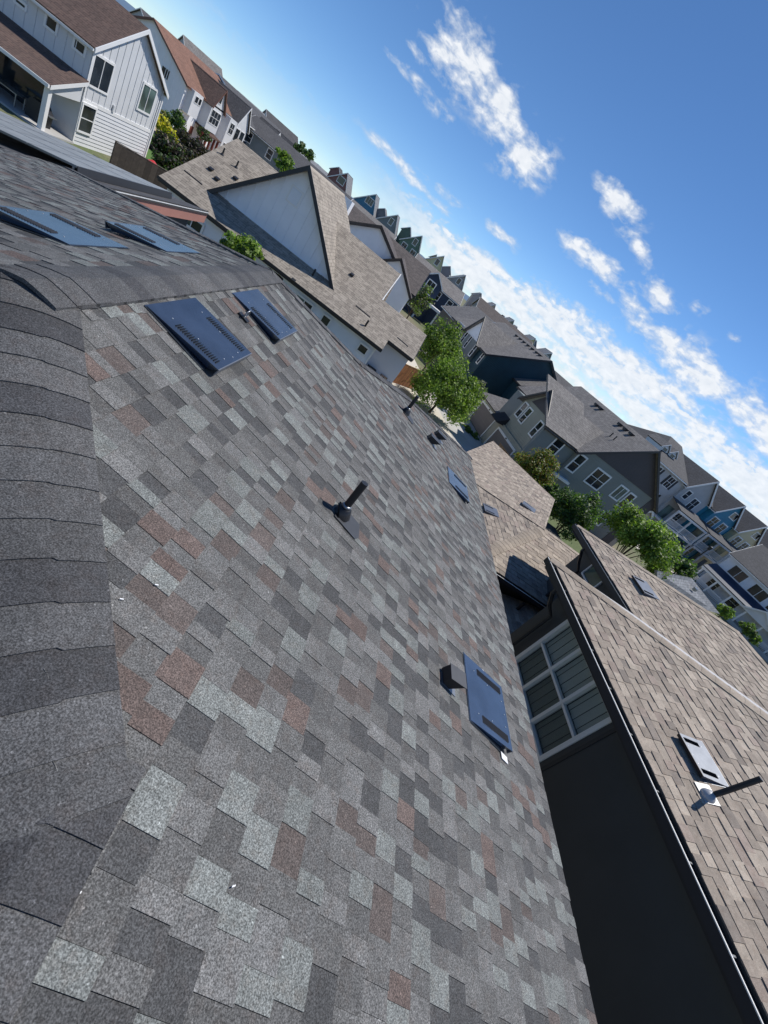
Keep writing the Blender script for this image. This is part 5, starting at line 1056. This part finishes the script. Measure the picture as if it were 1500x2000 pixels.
def leaf_obj(name, V, cl, parent, mat='leaf'):
    n = len(V)//4; o0 = np.array(ORG.get(parent, Vector((0, 0, 0)))); me = bpy.data.meshes.new(name)
    me.vertices.add(4*n); me.vertices.foreach_set('co', (V-o0).astype(np.float32).ravel()); me.loops.add(4*n); me.loops.foreach_set('vertex_index', np.arange(4*n, dtype=np.int32))
    me.polygons.add(n); me.polygons.foreach_set('loop_start', np.arange(0, 4*n, 4, dtype=np.int32)); me.polygons.foreach_set('loop_total', np.full(n, 4, dtype=np.int32)); me.update(calc_edges=True)
    a = me.color_attributes.new('Col', 'FLOAT_COLOR', 'CORNER'); a.data.foreach_set('color', np.repeat(np.concatenate([cl, np.ones((n, 1))], 1), 4, axis=0).astype(np.float32).ravel())
    me.materials.append(MATS[mat]); o = bpy.data.objects.new(name, me); COL.objects.link(o); o.parent = parent; ORG[o] = ORG[parent]; return o
G_BRIGHT = [(.16, .25, .04), (.21, .31, .05), (.10, .175, .03), (.25, .34, .07), (.07, .125, .024)]; G_DARK = [(.045, .09, .022), (.065, .12, .03), (.035, .07, .022), (.08, .14, .035)]
G_AUTUMN = [(.11, .16, .03), (.17, .19, .035), (.2, .17, .035), (.08, .13, .025), (.2, .12, .03), (.13, .18, .03)]; G_PURPLE = [(.045, .03, .032), (.03, .025, .025), (.06, .05, .035), (.035, .05, .02)]; G_GREY = [(.14, .16, .12), (.09, .11, .08), (.18, .18, .13)]; G_YEL = [(.62, .52, .03), (.5, .45, .04), (.2, .24, .03)]
def tree(name, label, cat, base, centre, radii, n, leaf, pal, seed, clumps=26, trunk=.12, group=None, limbs=9):
    o = thing(name, label, cat, (base[0], base[1], 0), group); V, cl, cc = leaves(centre, radii, n, leaf, pal, int(clumps*1.5), seed); leaf_obj('crown', V, cl, o)
    c = Vector(centre); b = Vector((base[0], base[1], 0)); top = c + Z*radii[2]*.35; m = MB(); fork = b.lerp(c, .62)
    m.tube([b-Z*.1, b.lerp(fork, .5)+Vector((.04, -.03, 0)), fork, top], [trunk, trunk*.82, trunk*.65, trunk*.2], 8)
    for k in range(min(limbs, len(cc))):
        e = Vector(cc[k]); s_ = b.lerp(fork, .7+.3*random.random()); m.tube([s_, s_.lerp(e, .5)+Z*.1*radii[2], e], [trunk*.4, trunk*.26, trunk*.08], 6)
    m.build('trunk', 'bark', o, smooth=True); return o
def at(px, py, D): d = ray(px, py); return CAMPOS + d*(D/math.hypot(d.x, d.y))
def ptree(name, label, cat, px, py, D, radii, n, leaf, pal, seed, **k):
    c = at(px, py, D); return tree(name, label, cat, (c.x, c.y), tuple(c), radii, n, leaf, pal, seed, **k)
ptree('leafy_tree', 'big bright green tree in front of the dark teal house', 'tree', 868, 768, 36, (2.75, 2.6, 2.95), 22000, .1, G_BRIGHT, 1, clumps=80)
ptree('leafy_tree', 'taller green tree just behind the big bright tree', 'tree', 855, 684, 42, (2.1, 2.1, 2.9), 12000, .11, G_BRIGHT, 2, clumps=60)
ptree('olive_shrub', 'grey-leaved olive shrub right of the big bright tree', 'shrub', 931, 766, 42, (1.0, 1.0, 1.2), 2600, .1, G_GREY, 3, clumps=18, trunk=.06)
ptree('maple_tree', 'small maple turning orange beside the garage driveway', 'tree', 1040, 921, 27, (1.35, 1.35, 1.55), 8000, .07, G_AUTUMN, 4, clumps=40, trunk=.07)
ptree('round_tree', 'dense dark green tree against the grey-green house', 'tree', 1118, 1012, 24, (1.4, 1.45, 1.8), 10000, .068, G_DARK+G_BRIGHT[2:3], 5, clumps=44, trunk=.08)
ptree('round_tree', 'lighter green shrub at the left of the dense dark tree', 'shrub', 1085, 972, 26, (.95, .95, .8), 3000, .08, G_BRIGHT[:1]+G_DARK, 6, clumps=22, trunk=.06)
ptree('leafy_tree', 'bright sunlit green tree behind the tan roof at right', 'tree', 1252, 1056, 30, (2.4, 2.4, 2.0), 18000, .085, G_BRIGHT, 7, clumps=44, trunk=.1)
ptree('leafy_shrub', 'loose green shrub beside the bright tree near the street', 'shrub', 1322, 1106, 38, (1.5, 1.5, 1.0), 3000, .12, G_DARK+G_BRIGHT[:1], 8, clumps=20, trunk=.06)
ptree('leafy_shrub', 'small green bush in front of the white porch steps', 'shrub', 1412, 1198, 52, (.9, .9, .9), 1800, .11, G_BRIGHT, 9, clumps=16, trunk=.05)
ptree('leafy_shrub', 'wider green bush lowest before the white porch', 'shrub', 1460, 1232, 50, (1.2, 1.2, .85), 2200, .12, G_DARK+G_BRIGHT[:2], 10, clumps=18, trunk=.05)
ptree('leafy_shrub', 'leafy bush rising behind the far hip of the grey roof', 'shrub', 468, 486, 19, (.72, .72, .66), 2600, .075, G_BRIGHT, 11, clumps=20, trunk=.07)
ptree('leafy_tree', 'slim young tree with pale leaves before the navy porch', 'tree', 816, 590, 62, (1.7, 1.7, 2.4), 3200, .15, G_GREY+G_BRIGHT[:2], 12, clumps=26)
ptree('leafy_tree', 'small green tree between the taupe roof and the navy terrace', 'tree', 553, 318, 60, (1.1, 1.1, 1.7), 2400, .14, G_BRIGHT, 13, clumps=20)
ptree('purple_shrub', 'large dark purple-leaved shrub on the lawn edge', 'shrub', 336, 306, 62, (2.6, 2.6, 1.8), 5200, .15, G_PURPLE+G_DARK[:1], 14, clumps=34, trunk=.07)
ptree('purple_shrub', 'purple-brown shrub farther along the gravel bed', 'shrub', 368, 285, 70, (2.2, 2.2, 1.4), 3600, .15, G_PURPLE, 15, clumps=24, trunk=.06)
ptree('purple_shrub', 'dark low shrub by the taupe roof edge', 'shrub', 322, 330, 55, (2.0, 2.0, 1.3), 3200, .14, G_PURPLE+G_DARK, 16, clumps=22, trunk=.06)
ptree('leafy_shrub', 'green shrub against the white terrace wall', 'shrub', 343, 245, 74, (1.5, 1.5, 1.5), 2400, .14, G_DARK+G_BRIGHT[:1], 17, clumps=18, trunk=.05)
ptree('flowering_shrub', 'bright yellow flowering clump beside the white farmhouse', 'flowers', 318, 252, 68, (1.7, 1.7, 1.0), 3000, .13, G_YEL, 18, clumps=16, trunk=.04)
ptree('flowering_shrub', 'pale golden grass clump above the yellow flowers', 'flowers', 312, 232, 72, (.9, .9, 1.0), 1200, .13, [(.3, .27, .08), (.2, .22, .06)], 19, clumps=12, trunk=.04)
ptree('leafy_shrub', 'dark ornamental shrubs at the terrace porch posts', 'shrub', 398, 268, 86, (1.3, 1.3, 1.0), 1500, .15, G_PURPLE+G_DARK, 20, clumps=14, trunk=.05)
ptree('low_shrub', 'low green planting between the two garage driveways', 'shrub', 917, 848, 40.5, (1.0, 1.0, .55), 2000, .1, G_DARK+G_BRIGHT[:1], 21, clumps=16, trunk=.04)
ptree('leafy_shrub', 'green hedge by the navy balcony', 'shrub', 590, 300, 118, (2.6, 2.6, 2.0), 1500, .24, G_DARK, 22, clumps=16, trunk=.06)
# garden toys, bins, lamp
b = on_z(292, 338, 0); ty = thing('toy_playhouse', 'small red and blue plastic play toy on the lawn', 'toy', tuple(b))
mb = MB(); mb.tube([b+Z*.02, b+Z*.5, b+Z*.52], [.42, .42, .36], 14); mb.build('drum', 'toy_blue', ty)
mb = MB(); mb.tube([b+Z*.53, b+Z*.8, b+Z*1.0], [.6, .45, .06], 14); mb.build('canopy', 'toy_red', ty)
mb = MB(); mb.tube([b+Z*.2, b+Z*.34], .43, 14); mb.build('stripe', 'white', ty)
for k, (px, py) in enumerate(((818, 634), (826, 641))):
    c = at(px, py, 60); c.z = 0; bn = thing('wheelie_bin', ('blue bin behind the low taupe roof, nearer the fence', 'blue bin behind the low taupe roof, farther from the fence')[k], 'bin', tuple(c), 'blue bins')
    mb = MB(); mb.hexa([c+Vector(q) for q in ((-.27, -.3, .05), (.27, -.3, .05), (.27, .3, .05), (-.27, .3, .05), (-.33, -.38, 1.0), (.33, -.38, 1.0), (.33, .38, 1.0), (-.33, .38, 1.0))]); mb.build('body', 'bin_blue', bn)
    mb = MB(); mb.hexa([c+Vector(q) for q in ((-.35, -.42, 1.0), (.35, -.42, 1.0), (.35, .4, 1.0), (-.35, .4, 1.0), (-.35, -.42, 1.04), (.35, -.42, 1.04), (.35, .4, 1.14), (-.35, .4, 1.14))]); mb.build('lid', 'bin_blue', bn)
    for x in (-.25, .25): mb = MB(); mb.tube([c+Vector((x-.04, .3, .12)), c+Vector((x+.04, .3, .12))], .12, 10); mb.build('wheel', 'metal_black', bn)
c = at(1391, 1068, 58); zt = c.z; c.z = 0; lp = thing('street_lamp', 'slim black street lamp in front of the balconied row', 'lamp', tuple(c))
mb = MB(); mb.tube([c, c+Z*1.0, c+Z*(zt-.5)], [.11, .08, .06], 10); mb.build('pole', 'metal_black', lp)
mb = MB(); mb.tube([c+Z*(zt-.5), c+Z*(zt-.45), c+Z*(zt-.05), c+Z*zt], [.06, .16, .2, .05], 10); mb.build('lantern', 'metal_black', lp)
